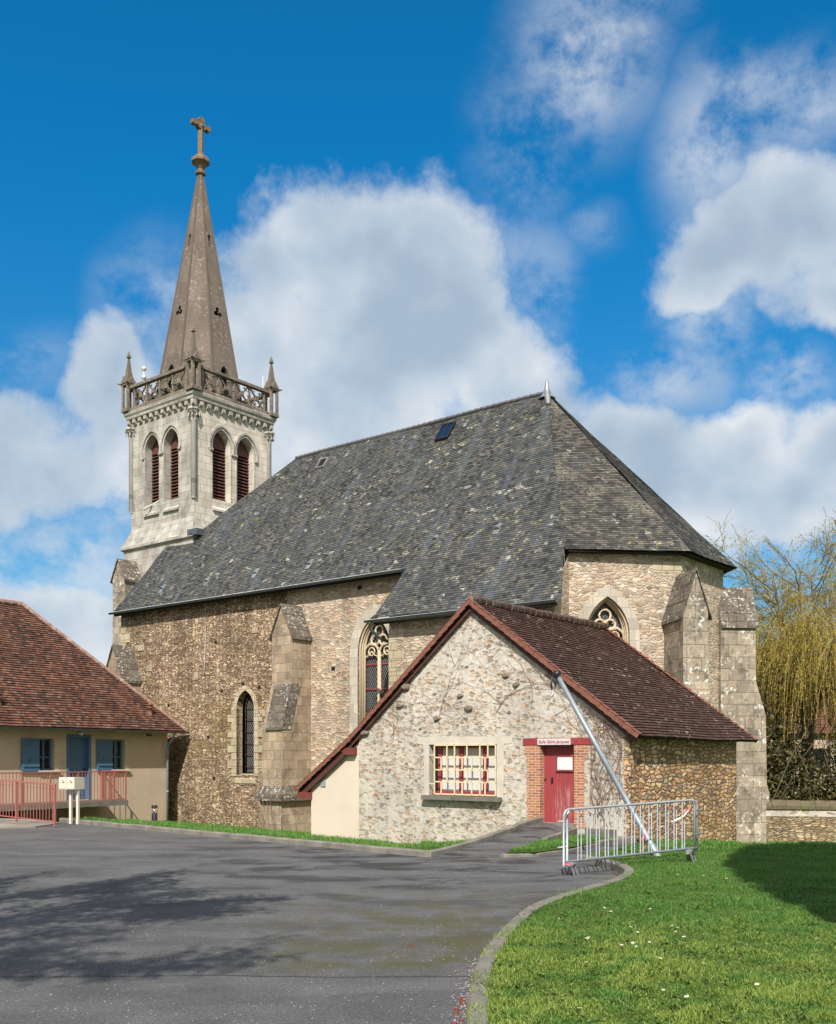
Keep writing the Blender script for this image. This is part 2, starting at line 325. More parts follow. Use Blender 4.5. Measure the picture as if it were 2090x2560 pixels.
def m_brick():
    m, t, b = newmat('brick'); uv = uvc(t)
    br = t.n('ShaderNodeTexBrick', {'Vector': uv, 'Color1': (.26, .10, .055), 'Color2': (.50, .20, .095), 'Mortar': (.55, .49, .41), 'Scale': 1.0, 'Mortar Size': .008, 'Bias': .25, 'Brick Width': .22, 'Row Height': .068}, offset=.5)
    c = t.mix(1.0, br.outputs[0], t.ramp(t.noise(uv, 20.0, 4.0, .7), [(.3, .75), (.7, 1.25)]), 'MULTIPLY')
    setb(t, b, c, .9, t.m('SUBTRACT', 1.0, br.outputs[1]), .6, .012)
m_brick()
def m_lead_glass():
    m, t, b = newmat('leaded_glass'); uv = uvc(t); s = t.n('ShaderNodeSeparateXYZ', {0: uv})
    a = t.m('ADD', t.m('MULTIPLY', s.outputs[0], 9.0), t.m('MULTIPLY', s.outputs[1], 5.4)); d = t.m('SUBTRACT', t.m('MULTIPLY', s.outputs[0], 9.0), t.m('MULTIPLY', s.outputs[1], 5.4))
    l1 = t.step(t.m('ABSOLUTE', t.m('SUBTRACT', t.m('FRACT', a), .5)), .38, .46); l2 = t.step(t.m('ABSOLUTE', t.m('SUBTRACT', t.m('FRACT', d), .5)), .38, .46)
    l = t.m('MAXIMUM', l1, l2)
    c = t.mix(l, t.mix(1.0, (.022, .022, .025), t.ramp(t.noise(uv, 2.5, 3.0), [(.35, .4), (.65, 2.2)]), 'MULTIPLY'), (.17, .18, .18))
    setb(t, b, c, t.m('ADD', t.m('MULTIPLY', l, .4), .25), l, .6, .01)
m_lead_glass()
def m_asphalt():
    m, t, b = newmat('asphalt'); o = obc(t); s = t.n('ShaderNodeSeparateXYZ', {0: o})
    f = t.noise(o, 55.0, 4.0, .75)
    c = t.mix(1.0, (.116, .117, .118), t.ramp(f, [(.3, .42), (.7, 1.65)]), 'MULTIPLY')
    f2 = t.noise(o, 24.0, 3.0, .8); c = t.mix(1.0, c, t.ramp(f2, [(.32, .72), (.7, 1.3)]), 'MULTIPLY')
    g = t.noise(t.scale(o, (.7, 1.0, 1)), 1.1, 9.0, .7)
    c = t.mix(.75, c, t.mix(1.0, c, t.ramp(g, [(.3, .6), (.7, 1.25)]), 'MULTIPLY'))
    far = t.step(s.outputs[1], 11.0, 18.0)
    wet = t.m('MULTIPLY', t.step(t.noise(t.scale(o, (.5, 1.0, 1)), 1.15, 9.0, .70, .5), .48, .60), t.m('ADD', t.m('MULTIPLY', t.m('MULTIPLY', far, t.step(s.outputs[0], -8.0, 0.0)), .80), .25))
    c = t.mix(wet, c, (.035, .035, .033))
    near = t.m('MULTIPLY', t.step(s.outputs[0], -3.2, 0.3), t.m('MULTIPLY', t.step(s.outputs[1], 8.6, 9.6), t.step(s.outputs[1], 16.0, 11.0)))
    ms = t.m('MULTIPLY', near, t.step(t.noise(o, 1.3, 7.0, .65), .40, .62))
    c = t.mix(t.m('MULTIPLY', ms, .85), c, (.080, .078, .026))
    # paving joint across the yard
    jl = t.m('ABSOLUTE', t.m('ADD', t.m('SUBTRACT', s.outputs[1], 9.1), t.m('MULTIPLY', t.noise(o, .8, 2.0), .25)))
    jm = t.m('MULTIPLY', t.m('SUBTRACT', 1.0, t.step(jl, .008, .035)), .75)
    c = t.mix(jm, c, (.03, .03, .024))
    c = t.mix(t.m('MULTIPLY', t.step(t.noise(o, 90.0, 1.0), .74, .78), .5), c, (.4, .4, .4))
    setb(t, b, c, t.m('SUBTRACT', .88, t.m('MULTIPLY', wet, .35)), f, .55, .012, spec=.35)
m_asphalt()
def m_conc():
    m, t, b = newmat('pale_concrete'); o = obc(t); f = t.noise(o, 40.0, 4.0, .7); g = t.noise(o, 1.5, 6.0, .65)
    c = t.mix(1.0, (.30, .27, .23), t.ramp(f, [(.3, .8), (.7, 1.2)]), 'MULTIPLY'); c = t.mix(.8, c, t.mix(1.0, c, t.ramp(g, [(.3, .5), (.65, 1.2)]), 'MULTIPLY'))
    setb(t, b, c, .92, f, .4, .01)
m_conc()
def m_ground():
    m, t, b = newmat('lawn_soil'); o = obc(t)
    n1 = t.noise(o, 1.2, 6.0, .65); n2 = t.noise(o, 25.0, 5.0, .75); n3 = t.noise(o, .45, 4.0, .55)
    c = t.ramp(n2, [(.28, (.03, .05, .012)), (.5, (.07, .14, .022)), (.75, (.15, .22, .04))])
    c = t.mix(t.m('MULTIPLY', t.step(n1, .50, .68), .55), c, t.ramp(n2, [(.3, (.06, .07, .014)), (.7, (.19, .19, .04))]))
    setb(t, b, c, .95, n2, 1.0, .04, spec=.15)
m_ground()
def m_grass():
    m, t, b = newmat('grass_blade'); uv = uvc(t); o = obc(t); s = t.n('ShaderNodeSeparateXYZ', {0: uv}); so_ = t.n('ShaderNodeSeparateXYZ', {0: o})
    big = t.noise(o, .8, 5.0, .6); mid = t.noise(t.vm('ADD', o, (5, 5, 0)), 2.6, 4.0, .6)
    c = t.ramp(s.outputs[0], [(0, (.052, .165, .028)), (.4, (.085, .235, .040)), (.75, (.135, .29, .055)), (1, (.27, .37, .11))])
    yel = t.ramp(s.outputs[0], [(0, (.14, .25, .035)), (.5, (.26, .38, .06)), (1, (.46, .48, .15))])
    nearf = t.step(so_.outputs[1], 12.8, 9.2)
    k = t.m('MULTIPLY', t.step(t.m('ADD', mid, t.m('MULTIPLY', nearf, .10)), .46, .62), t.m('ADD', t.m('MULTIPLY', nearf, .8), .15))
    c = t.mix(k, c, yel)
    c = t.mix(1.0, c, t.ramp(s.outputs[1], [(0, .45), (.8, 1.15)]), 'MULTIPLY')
    setb(t, b, c, .5, spec=.35)
    tr = t.n('ShaderNodeBsdfTranslucent', {0: c}); mx = t.n('ShaderNodeMixShader', {0: .3, 1: b.outputs[0], 2: tr.outputs[0]})
    t.nt.links.new(mx.outputs[0], t.nt.nodes['Material Output'].inputs[0])
m_grass()
def leafmat(name, ramp, tl=.35):
    m, t, b = newmat(name); uv = uvc(t); s = t.n('ShaderNodeSeparateXYZ', {0: uv}); o = obc(t)
    c = t.ramp(s.outputs[0], [(i / (len(ramp) - 1), k) for i, k in enumerate(ramp)])
    c = t.mix(.7, c, t.mix(1.0, c, t.ramp(t.noise(o, .8, 3.0), [(.35, .6), (.65, 1.3)]), 'MULTIPLY'))
    setb(t, b, c, .6, spec=.3)
    tr = t.n('ShaderNodeBsdfTranslucent', {0: c}); mx = t.n('ShaderNodeMixShader', {0: tl, 1: b.outputs[0], 2: tr.outputs[0]})
    t.nt.links.new(mx.outputs[0], t.nt.nodes['Material Output'].inputs[0])
leafmat('willow_leaf', [(.42, .34, .04), (.55, .43, .06), (.60, .50, .12), (.46, .40, .07)], .45)
leafmat('hedge_leaf', [(.030, .036, .014), (.055, .06, .022), (.11, .10, .035), (.22, .18, .06)], .25)
leafmat('conifer_leaf', [(.02, .04, .015), (.04, .07, .025), (.05, .08, .03)], .1)
leafmat('blossom', [(.6, .38, .42), (.7, .5, .52), (.22, .1, .06)], .3)
leafmat('petal', [(.68, .55, .58), (.75, .66, .68), (.62, .48, .5)], .2)
leafmat('weed_leaf', [(.05, .10, .02), (.09, .15, .03), (.13, .17, .04)], .25)

rubble('old_lime', [(.45, .38, .28), (.5, .42, .32)], (.62, .58, .50), 3.0, 6.0, .3, cover=.3, stain=.5)

plain('cross_stone', (.20, .135, .085), .9, var=.4, scale=5, bump=.3, dirt=((.12, .10, .085), .8))
# ------------------------------------------------------------------ mesh helpers
ZV = Vector((0, 0, 1))
class MB:
    def __init__(s): s.v = []; s.f = []; s.uv = []; s.sm = []
    def face(s, pts, uv=None, smooth=False):
        i = len(s.v); pts = [Vector(p) for p in pts]; s.v += pts; s.f.append(list(range(i, i + len(pts))))
        if uv is None:
            n = Vector((0, 0, 0))
            for k in range(len(pts)):
                a, b2 = pts[k], pts[(k + 1) % len(pts)]; n += Vector(((a.y - b2.y) * (a.z + b2.z), (a.z - b2.z) * (a.x + b2.x), (a.x - b2.x) * (a.y + b2.y)))
            if n.length > 0: n.normalize()
            if abs(n.z) > .97: tt, bb = Vector((1, 0, 0)), Vector((0, 1, 0))
            else:
                tt = ZV.cross(n).normalized(); bb = n.cross(tt)
            uv = [(p.dot(tt), p.dot(bb)) for p in pts]
        s.uv += list(uv); s.sm.append(smooth)
    def hexa(s, c):   # 8 corners: bottom 4 (ccw) then top 4
        for q in ((0, 3, 2, 1), (4, 5, 6, 7), (0, 1, 5, 4), (1, 2, 6, 5), (2, 3, 7, 6), (3, 0, 4, 7)): s.face([c[i] for i in q])
    def box(s, P, a, b, c):
        s.hexa([P(a[0], b[0], c[0]), P(a[1], b[0], c[0]), P(a[1], b[1], c[0]), P(a[0], b[1], c[0]),
                P(a[0], b[0], c[1]), P(a[1], b[0], c[1]), P(a[1], b[1], c[1]), P(a[0], b[1], c[1])])
    def grid(s, rings, close=True, smooth=True, caps=True):
        n = len(rings[0]); base = len(s.v)
        for r in rings: s.v += [Vector(p) for p in r]
        for k in range(len(rings) - 1):
            for j in range(n if close else n - 1):
                j2 = (j + 1) % n
                q = [base + k * n + j, base + k * n + j2, base + (k + 1) * n + j2, base + (k + 1) * n + j]
                s.f.append(q); s.uv += [(j / n * .4, k * .3), ((j + 1) / n * .4, k * .3), ((j + 1) / n * .4, k * .3 + .3), (j / n * .4, k * .3 + .3)]; s.sm.append(smooth)
        if caps and close:
            for k, r in ((0, rings[0]), (len(rings) - 1, rings[-1])):
                s.f.append([base + k * n + j for j in range(n)]); s.uv += [(0, 0)] * n; s.sm.append(False)
    def tube(s, pts, rad, seg=6, smooth=True, squash=None):
        pts = [Vector(p) for p in pts]; rings = []
        up = None
        for i, p in enumerate(pts):
            d = (pts[min(i + 1, len(pts) - 1)] - pts[max(i - 1, 0)]).normalized()
            if up is None or abs(up.dot(d)) > .98:
                up = ZV if abs(d.z) < .9 else Vector((1, 0, 0))
            x = d.cross(up).normalized(); y = x.cross(d).normalized(); up = y
            r = rad[i] if hasattr(rad, '__len__') else rad
            rings.append([p + x * math.cos(2 * math.pi * (j + .5) / seg) * r + y * math.sin(2 * math.pi * (j + .5) / seg) * r for j in range(seg)])
        s.grid(rings, True, smooth)
    def lathe(s, c, prof, seg=16, smooth=True, rot=0.0, axis=None):
        c = Vector(c); rings = [[c + Vector((math.cos(2 * math.pi * j / seg + rot) * r, math.sin(2 * math.pi * j / seg + rot) * r, z)) for j in range(seg)] for r, z in prof]
        s.grid(rings, True, smooth)
    def plate(s, P, outer, holes=(), rev=0.0, uvo=(0, 0), c0=0.0):
        polys = [[Vector((a, b, 0)) for a, b in outer]] + [[Vector((a, b, 0)) for a, b in h] for h in holes]
        flat = [p for pl in polys for p in pl]
        for t in geometry.tessellate_polygon(polys):
            s.face([P(flat[i].x, flat[i].y, c0) for i in t], [(flat[i].x + uvo[0], flat[i].y + uvo[1]) for i in t])
        if rev:
            for h in holes:
                for k in range(len(h)):
                    a, b2 = h[k], h[(k + 1) % len(h)]
                    s.face([P(a[0], a[1], c0), P(b2[0], b2[1], c0), P(b2[0], b2[1], c0 + rev), P(a[0], a[1], c0 + rev)])
    def prism(s, P, poly, c0, c1):
        s.plate(P, poly, c0=c0); s.plate(P, poly, c0=c1)
        for k in range(len(poly)):
            a, b2 = poly[k], poly[(k + 1) % len(poly)]
            s.face([P(a[0], a[1], c0), P(b2[0], b2[1], c0), P(b2[0], b2[1], c1), P(a[0], a[1], c1)])
    def extend(s, o):
        i = len(s.v); s.v += o.v; s.f += [[k + i for k in f] for f in o.f]; s.uv += o.uv; s.sm += o.sm

def base_of(parent):
    o = parent
    while o.parent: o = o.parent
    return Vector(o.location)
def tag(o, label=None, cat=None, group=None, kind=None):
    if label: o['label'] = label
    if cat: o['category'] = cat
    if group: o['group'] = group
    if kind: o['kind'] = kind
    return o
def thing(name, loc, label, cat, group=None):
    o = bpy.data.objects.new(name, None); COL.objects.link(o); o.location = loc; o.empty_display_size = .3
    return tag(o, label, cat, group)
def obj(name, mb, mat, parent=None, origin=None):
    off = base_of(parent) if parent else Vector(origin or (0, 0, 0))
    me = bpy.data.meshes.new(name)
    me.from_pydata([tuple(p - off) for p in mb.v], [], mb.f)
    ul = me.uv_layers.new(name='UVMap'); ul.data.foreach_set('uv', [c for q in mb.uv for c in (float(q[0]), float(q[1]))])
    me.polygons.foreach_set('use_smooth', mb.sm)
    me.materials.append(MATS[mat]); me.update()
    o = bpy.data.objects.new(name, me); COL.objects.link(o)
    if parent: o.parent = parent
    else: o.location = off
    return o
def copy_thing(o, parent=None):
    c = o.copy(); COL.objects.link(c)
    if parent: c.parent = parent
    for ch in list(o.children): copy_thing(ch, c)
    return c
def quad_mesh(name, V, F, UVs, mat, parent=None, origin=None):
    """fast path: numpy verts, constant face size"""
    off = np.array(base_of(parent) if parent else (origin or (0, 0, 0)))
    V = np.asarray(V, dtype=np.float64) - off; F = np.asarray(F, dtype=np.int32); k = F.shape[1]
    me = bpy.data.meshes.new(name); me.vertices.add(len(V)); me.vertices.foreach_set('co', V.astype(np.float32).ravel())
    me.loops.add(F.size); me.loops.foreach_set('vertex_index', F.ravel()); me.polygons.add(len(F))
    me.polygons.foreach_set('loop_start', np.arange(len(F), dtype=np.int32) * k)
    try: me.polygons.foreach_set('loop_total', np.full(len(F), k, dtype=np.int32))
    except Exception: pass
    ul = me.uv_layers.new(name='UVMap'); ul.data.foreach_set('uv', np.asarray(UVs, dtype=np.float32).ravel())
    me.materials.append(MATS[mat]); me.update(); me.validate()
    o = bpy.data.objects.new(name, me); COL.objects.link(o)
    if parent: o.parent = parent
    else: o.location = tuple(off)
    return o

# church frame: u runs along the nave away to the left, v across it away to the right
CU = Vector((-.778, .628, 0)); CV = Vector((.628, .778, 0))
def W(u, v, z): return CU * u + CV * v + ZV * z

def clip(poly, ax, lo, hi):
    for side, val in ((1, lo), (-1, hi)):
        out = []
        for k in range(len(poly)):
            p, q = poly[k], poly[(k + 1) % len(poly)]
            dp, dq = (p[ax] - val) * side, (q[ax] - val) * side
            if dp >= 0: out.append(p)
            if (dp > 0 and dq < 0) or (dp < 0 and dq > 0):
                t = dp / (dp - dq); out.append((p[0] + (q[0] - p[0]) * t, p[1] + (q[1] - p[1]) * t))
        poly = out
        if len(poly) < 3: return []
    return poly
def roof_slope(mb, pts3, row=.1, t=.015, wob=.02, cell=1.2, seed=0.0, thick=.0):
    """slope as overlapping courses; pts3[0]->pts3[1] is the eave"""
    p0, p1 = Vector(pts3[0]), Vector(pts3[1]); eu = (p1 - p0).normalized()
    cen_ = max((Vector(p) for p in pts3), key=lambda q: q.z); n = (p1 - p0).cross(cen_ - p0).normalized()
    if n.z < 0: n = -n
    ev = n.cross(eu)
    if ev.z < 0: ev = -ev
    poly = [((Vector(p) - p0).dot(eu), (Vector(p) - p0).dot(ev)) for p in pts3]
    vmax = max(p[1] for p in poly); umin = min(p[0] for p in poly); umax = max(p[0] for p in poly)
    def S(a, b, lift):
        wz = wob * noise.noise(Vector((a * .35 + seed, b * .35, seed))) * 2 + wob * .5 * noise.noise(Vector((a * 1.3, b * 1.3 + seed, 3.0)))
        return p0 + eu * a + ev * b + n * (lift + wz)
    kmin = math.floor(min(p[1] for p in poly) / row + 1e-6); k = kmin
    while k * row < vmax:
        st = clip(poly, 1, k * row, (k + 1) * row)
        if st:
            x = math.floor(umin / cell)
            while x * cell < umax:
                c = clip(st, 0, x * cell, (x + 1) * cell)
                if len(c) >= 3:
                    mb.face([S(a, b, t * (1 - (b - k * row) / row)) for a, b in c], [(a, b) for a, b in c])
                    lo = [q for q in c if q[1] < k * row + 1e-6]
                    if len(lo) >= 2:
                        a0, a1 = min(q[0] for q in lo), max(q[0] for q in lo); b0 = k * row
                        mb.face([S(a0, b0, t), S(a1, b0, t), S(a1, b0, -.004 - (thick if k == kmin else 0)), S(a0, b0, -.004 - (thick if k == kmin else 0))], [(a0, b0), (a1, b0), (a1, b0 + .01), (a0, b0 + .01)])
                x += 1
        k += 1
def arch(c, w, zb, zs, za, off=0.0, n=9):
    """pointed arch outline from bottom left over the apex to bottom right, grown outward by off"""
    h = za - zs; Rr = (w * w + h * h) / (2 * w); cx = Rr - w; pts = [(c - w - off, zb)]
    top = math.sqrt(max((Rr + off) ** 2 - cx * cx, 0)); a1 = math.atan2(top, -cx)
    for i in range(n + 1):
        a = math.pi + (a1 - math.pi) * i / n; pts.append((c + cx + (Rr + off) * math.cos(a), zs + (Rr + off) * math.sin(a)))
    return pts + [(2 * c - x, z) for x, z in reversed(pts[:-1])]
def ring(mb, P, o_in, o_out, proud, back=0.0):
    for k in range(len(o_in) - 1):
        a, b2, d, e = o_in[k], o_in[k + 1], o_out[k], o_out[k + 1]
        mb.face([P(*a, -proud), P(*b2, -proud), P(*e, -proud), P(*d, -proud)], [(a[0], a[1]), (b2[0], b2[1]), (e[0], e[1]), (d[0], d[1])])
        mb.face([P(*d, -proud), P(*e, -proud), P(*e, .02), P(*d, .02)])
        mb.face([P(*a, -proud), P(*b2, -proud), P(*b2, back), P(*a, back)])
def bar(mb, P, pts, r, c, seg=6): mb.tube([P(a, b2, c) for a, b2 in pts], r, seg)
def circ(cx, cz, r, n=12): return [(cx + r * math.cos(2 * math.pi * k / n), cz + r * math.sin(2 * math.pi * k / n)) for k in range(n + 1)]

# ------------------------------------------------------------------ ground
def Yk(X): return 19.7 - .97 * X if X < .1 else 20.6
def lerp(x, xs, ys): return float(np.interp(x, xs, ys))
def gz_(X, Y):
    k = lerp(X, [-30, 1, 4, 8, 12], [.075, .075, .03, .085, .085])
    d = max(0.0, Y - Yk(max(X, -10.6)))
    if X > .1: d = max(0.0, Y - lerp(X, [0, 4, 8], [20.6, 21.5, 21.0]))
    z = .09 - k * d
    zm = -1.15 - .002 * max(0, Y - 40)
    return max(z, zm) if Y < 60 else max(z, zm) - .0
def az(X, Y):
    if Y > 19.3 and X > -.1:
        door = .27 * max(0, min(1, (Y - 19.6) / 6.0)); strip = -.10 * max(0, (Y - 20) / 3.5)
        k = lerp(X - (Y - 19.6) * .42, [1.1, 2.0], [1, 0])
        return door * k + strip * (1 - k)
    return 0.0
lawn_kerb = [(.22, 2.0), (.24, 5.0), (.364, 7.39), (.455, 8.56), (.667, 9.9), (1.04, 11.4), (1.39, 12.64), (2.22, 14.06), (2.85, 15.05), (3.22, 15.9), (3.42, 16.7), (3.36, 17.5), (3.15, 18.2), (2.95, 18.75)]
def smooth_line(p, it=2):
    for _ in range(it):
        q = [p[0]]
        for a, b2 in zip(p[:-1], p[1:]): q += [(a[0] * .75 + b2[0] * .25, a[1] * .75 + b2[1] * .25), (a[0] * .25 + b2[0] * .75, a[1] * .25 + b2[1] * .75)]
        p = q + [p[-1]]
    return p
lk = smooth_line(lawn_kerb)
strip_s = [(3.5, 19.4), (5.0, 21.6), (6.2, 23.5)]
strip_n = [(5.25, 24.25), (4.5, 23.5), (2.95, 20.5), (2.25, 19.62), (1.66, 19.55)]
door_r = [(3.92, 25.5)]; door_l = [(3.08, 26.1)]
pk = smooth_line([(3.08, 26.1), (1.95, 23.5), (1.1, 21.4), (.12, 19.6)], 2)
k1 = [(.12, 19.6), (-10.6, 30.0)]
A_poly = [(-45, 38), (-45, -14), (.22, -14)] + lk + strip_s + strip_n + door_r + pk + [(-4, 23.6), (-7.5, 27.0), (-10.6, 30.0), (-14, 32.5)]
def inside(x, y, poly):
    c = False; j = len(poly) - 1
    for i in range(len(poly)):
        xi, yi = poly[i]; xj, yj = poly[j]
        if (yi > y) != (yj > y) and x < (xj - xi) * (y - yi) / (yj - yi) + xi: c = not c
        j = i
    return c
def cdt_sheet():
    xs = sorted(set([round(x, 2) for x in np.arange(-16, 16.01, .6)] + [-2500, -1200, -600, -300, -150, -80, -45, -35, -28, -22, 20, 26, 34, 45, 80, 150, 300, 600, 1200, 2500]))
    ys = sorted(set([round(y, 2) for y in np.arange(-2, 46.01, .6)] + [-1500, -600, -200, -80, -40, -20, -14.3, -8, -5, 50, 56, 64, 75, 90, 120, 160, 220, 320, 500, 800, 1300, 2500]))
    bd = A_poly; pts = [Vector(p) for p in bd]; nb = len(bd)
    edges = [(i, (i + 1) % nb) for i in range(nb)]
    def near(x, y):
        for i in range(nb):
            a = Vector(bd[i]); d = Vector(bd[(i + 1) % nb]) - a; p = Vector((x, y)) - a
            tt = max(0, min(1, p.dot(d) / max(d.length_squared, 1e-9)))
            if (p - d * tt).length < .12: return True
        return False
    for x in xs:
        for y in ys:
            if (abs(x) < 50 and abs(y) < 50) and near(x, y): continue
            pts.append(Vector((x + .013, y + .007)))
    v, e, f, *_ = geometry.delaunay_2d_cdt(pts, edges, [], 0, 1e-5)
    gm, am = MB(), MB()
    def rd(p): return p
    for t in f:
        cx_ = sum(v[i].x for i in t) / 3; cy_ = sum(v[i].y for i in t) / 3
        ins = inside(cx_, cy_, bd); fn = az if ins else gz_
        q = [Vector((v[i].x, v[i].y, fn(v[i].x, v[i].y))) for i in t]
        (am if ins else gm).face(q, [(p.x, p.y) for p in q], True)
    return gm, am
def weld(o):
    import bmesh
    bm = bmesh.new(); bm.from_mesh(o.data); bmesh.ops.remove_doubles(bm, verts=bm.verts, dist=1e-4)
    bmesh.ops.recalc_face_normals(bm, faces=bm.faces); bm.to_mesh(o.data); bm.free()
gm, am = cdt_sheet()
g_o = obj('ground', gm, 'lawn_soil'); weld(g_o); tag(g_o, 'green lawn and ground sloping down around the stone church', 'ground', kind='structure')
a_o = obj('asphalt_yard', am, 'asphalt'); weld(a_o); tag(a_o, 'grey weathered asphalt yard and path in front of the church', 'yard', kind='structure')

def kerb_strip(line, side, wd=.14, mm=1.0, top=lambda x, y: .12, down=.35, taper=True):
    mb = MB(); acc = [0]
    for a, b2 in zip(line[:-1], line[1:]): acc.append(acc[-1] + math.dist(a, b2))
    L = acc[-1]; nb = max(1, round(L / mm)); gap = .012
    def at(s_):
        s_ = min(max(s_, 0), L); i = max(j for j in range(len(acc) - 1) if acc[j] <= s_ + 1e-9)
        tt = (s_ - acc[i]) / max(acc[i + 1] - acc[i], 1e-9); a, b2 = line[i], line[i + 1]
        i0, i1 = max(i - 1, 0), min(i + 2, len(line) - 1)
        d = Vector((line[i1][0] - line[i0][0], line[i1][1] - line[i0][1])).normalized()
        return (a[0] + (b2[0] - a[0]) * tt, a[1] + (b2[1] - a[1]) * tt), Vector((-d.y, d.x)) * side
    for k in range(nb):
        s0, s1 = L * k / nb + gap / 2, L * (k + 1) / nb - gap / 2; dz = random.uniform(-.006, .006); rings = []
        for j in range(5):
            p, nn = at(s0 + (s1 - s0) * j / 4); z = top(*p) + dz
            o = lambda q, zz: Vector((p[0] + nn.x * q, p[1] + nn.y * q, zz))
            rings.append([o(-.01, z - down), o(-.01, z - .025), o(.012, z - .004), o(.03, z), o(wd - .02, z), o(wd, z - .015), o(wd, z - down)])
        mb.grid(rings, True, False)
    return mb
def ktag(mb, label): tag(obj('kerb', mb, 'kerb_stone'), label, 'kerb', kind='structure')
ktag(kerb_strip(lk, -1, .14, .95, lambda x, y: .125), 'curved concrete kerb between the asphalt yard and the lawn')
ktag(kerb_strip(list(reversed(smooth_line([(.12, 19.6), (-4, 23.6), (-7.5, 27.0), (-10.6, 30.0)], 1))), 1, .16, 1.0, lambda x, y: .12), 'long straight kerb between the asphalt yard and the grass strip')
ktag(kerb_strip(pk, 1, .15, 1.0, lambda x, y: max(.12, az(x, y) + .10 + .02 * (y > 24)), down=.7), 'kerb rising beside the path on the window side of the door')
ktag(kerb_strip([(3.92, 25.5), (2.9, 23.1), (2.2, 21.0), (1.66, 19.62)], 1, .12, 1.0, lambda x, y: az(x, y) + .06), 'low kerb edging the small triangle of grass beside the door path')
ktag(kerb_strip([(1.64, 19.55), (2.25, 19.62), (2.95, 20.5), (4.5, 23.5), (5.2, 24.2)], 1, .12, 1.0, lambda x, y: max(az(x, y) + .07, .04)), 'low kerb between the small grass triangle and the side path')
mb = MB(); pp = [(-10.3, 29.1), (-10.4, 27.6), (-11.6, 26.6), (-13.5, 26.0), (-17, 26.0), (-30, 27), (-30, 34), (-14, 32), (-10.8, 30.1)]
mb.plate(lambda a, b2, c: Vector((a, b2, c)), pp, c0=.035); mb.prism(lambda a, b2, c: Vector((a, b2, c)), pp, -.05, .034)
tag(obj('concrete_pavement', mb, 'pale_concrete'), 'pale concrete pavement patch at the foot of the red ramp railing', 'pavement', kind='structure')
# ------------------------------------------------------------------ CHURCH
church = thing('church', W(28, 33.6, -1.0), 'stone church with slate roof and tall tower with pointed stone spire', 'church')
EV, EZ, RV, RZ = 28.6, 8.8, 33.6, 15.95
def Pn(a, b, c): return W(a, 29.0 + c, b)                      # nave wall
def Pch(a, b, c): return W(a, 27.6 + c, b)                      # chapel wall
C01, C12, C23, C34 = (17.05, 29.0), (14.35, 31.7), (14.35, 35.2), (17.05, 37.9)
def facet(c0, c1):
    d = Vector((c1[0] - c0[0], c1[1] - c0[1])); L = d.length; d.normalize()
    nrm = Vector((-d.y, d.x))                                   # inward or outward, fixed below
    mid = Vector(((c0[0] + c1[0]) / 2, (c0[1] + c1[1]) / 2)); cen = Vector((20.0, 33.5))
    if (cen - mid).dot(nrm) < 0: nrm = -nrm
    return (lambda a, b, c: W(c0[0] + d.x * a + nrm.x * c, c0[1] + d.y * a + nrm.y * c, b)), L
Pf1, Lf1 = facet(C01, C12); Pf2, Lf2 = facet(C12, C23); Pf3, Lf3 = facet(C23, C34)

lancet_o = arch(32.85, .56, 1.15, 3.95, 4.75); gothic_o = arch(25.55, .84, 2.2, 5.95, 7.3)
mb = MB(); mb.plate(Pn, [(30.3, -1.4), (41.75, -1.4), (41.75, 8.8), (30.3, 8.8)], [lancet_o], .34)
for (a, z, s_) in ((35.2, 7.35, .13), (31.3, 5.4, .1), (38.6, 5.7, .12), (33.9, 5.2, .12), (32.0, 5.6, .1)): pass
wall1 = obj('nave_wall', mb, 'nave_rubble', church); wall1['label'] = 'brown mossy rubble wall of the nave'
mb = MB(); mb.plate(Pn, [(17.05, -1.4), (30.3, -1.4), (30.3, 8.8), (17.05, 8.8)], [gothic_o], .5)
wall2 = obj('nave_wall', mb, 'bay_rubble', church); wall2['label'] = 'paler ochre rubble wall round the tall gothic window'
ap_o = arch(1.30, .74, 3.4, 5.95, 7.2)
mb = MB(); mb.plate(Pf1, [(0, -1.4), (Lf1, -1.4), (Lf1, 8.7), (0, 8.7)], [ap_o], .5)
mb.plate(Pf2, [(0, -1.4), (Lf2, -1.4), (Lf2, 8.7), (0, 8.7)]); mb.plate(Pf3, [(0, -1.4), (Lf3, -1.4), (Lf3, 8.7), (0, 8.7)])
mb.plate(lambda a, b, c: W(a, 38.2, b), [(17.05, -1.4), (41.75, -1.4), (41.75, 8.8), (17.05, 8.8)])
obj('choir_wall', mb, 'choir_rubble', church)
mb = MB(); mb.plate(Pch, [(16.75, -1.4), (23.6, -1.4), (23.6, 7.22), (16.75, 7.22)])
mb.face([W(23.6, 27.6, -1.4), W(23.6, 29, -1.4), W(23.6, 29, 8.6), W(23.6, 27.6, 7.22)]); mb.face([W(16.75, 27.6, -1.4), W(17.05, 29, -1.4), W(17.05, 29, 8.6), W(16.75, 27.6, 7.22)])
obj('chapel_wall', mb, 'bay_rubble', church)
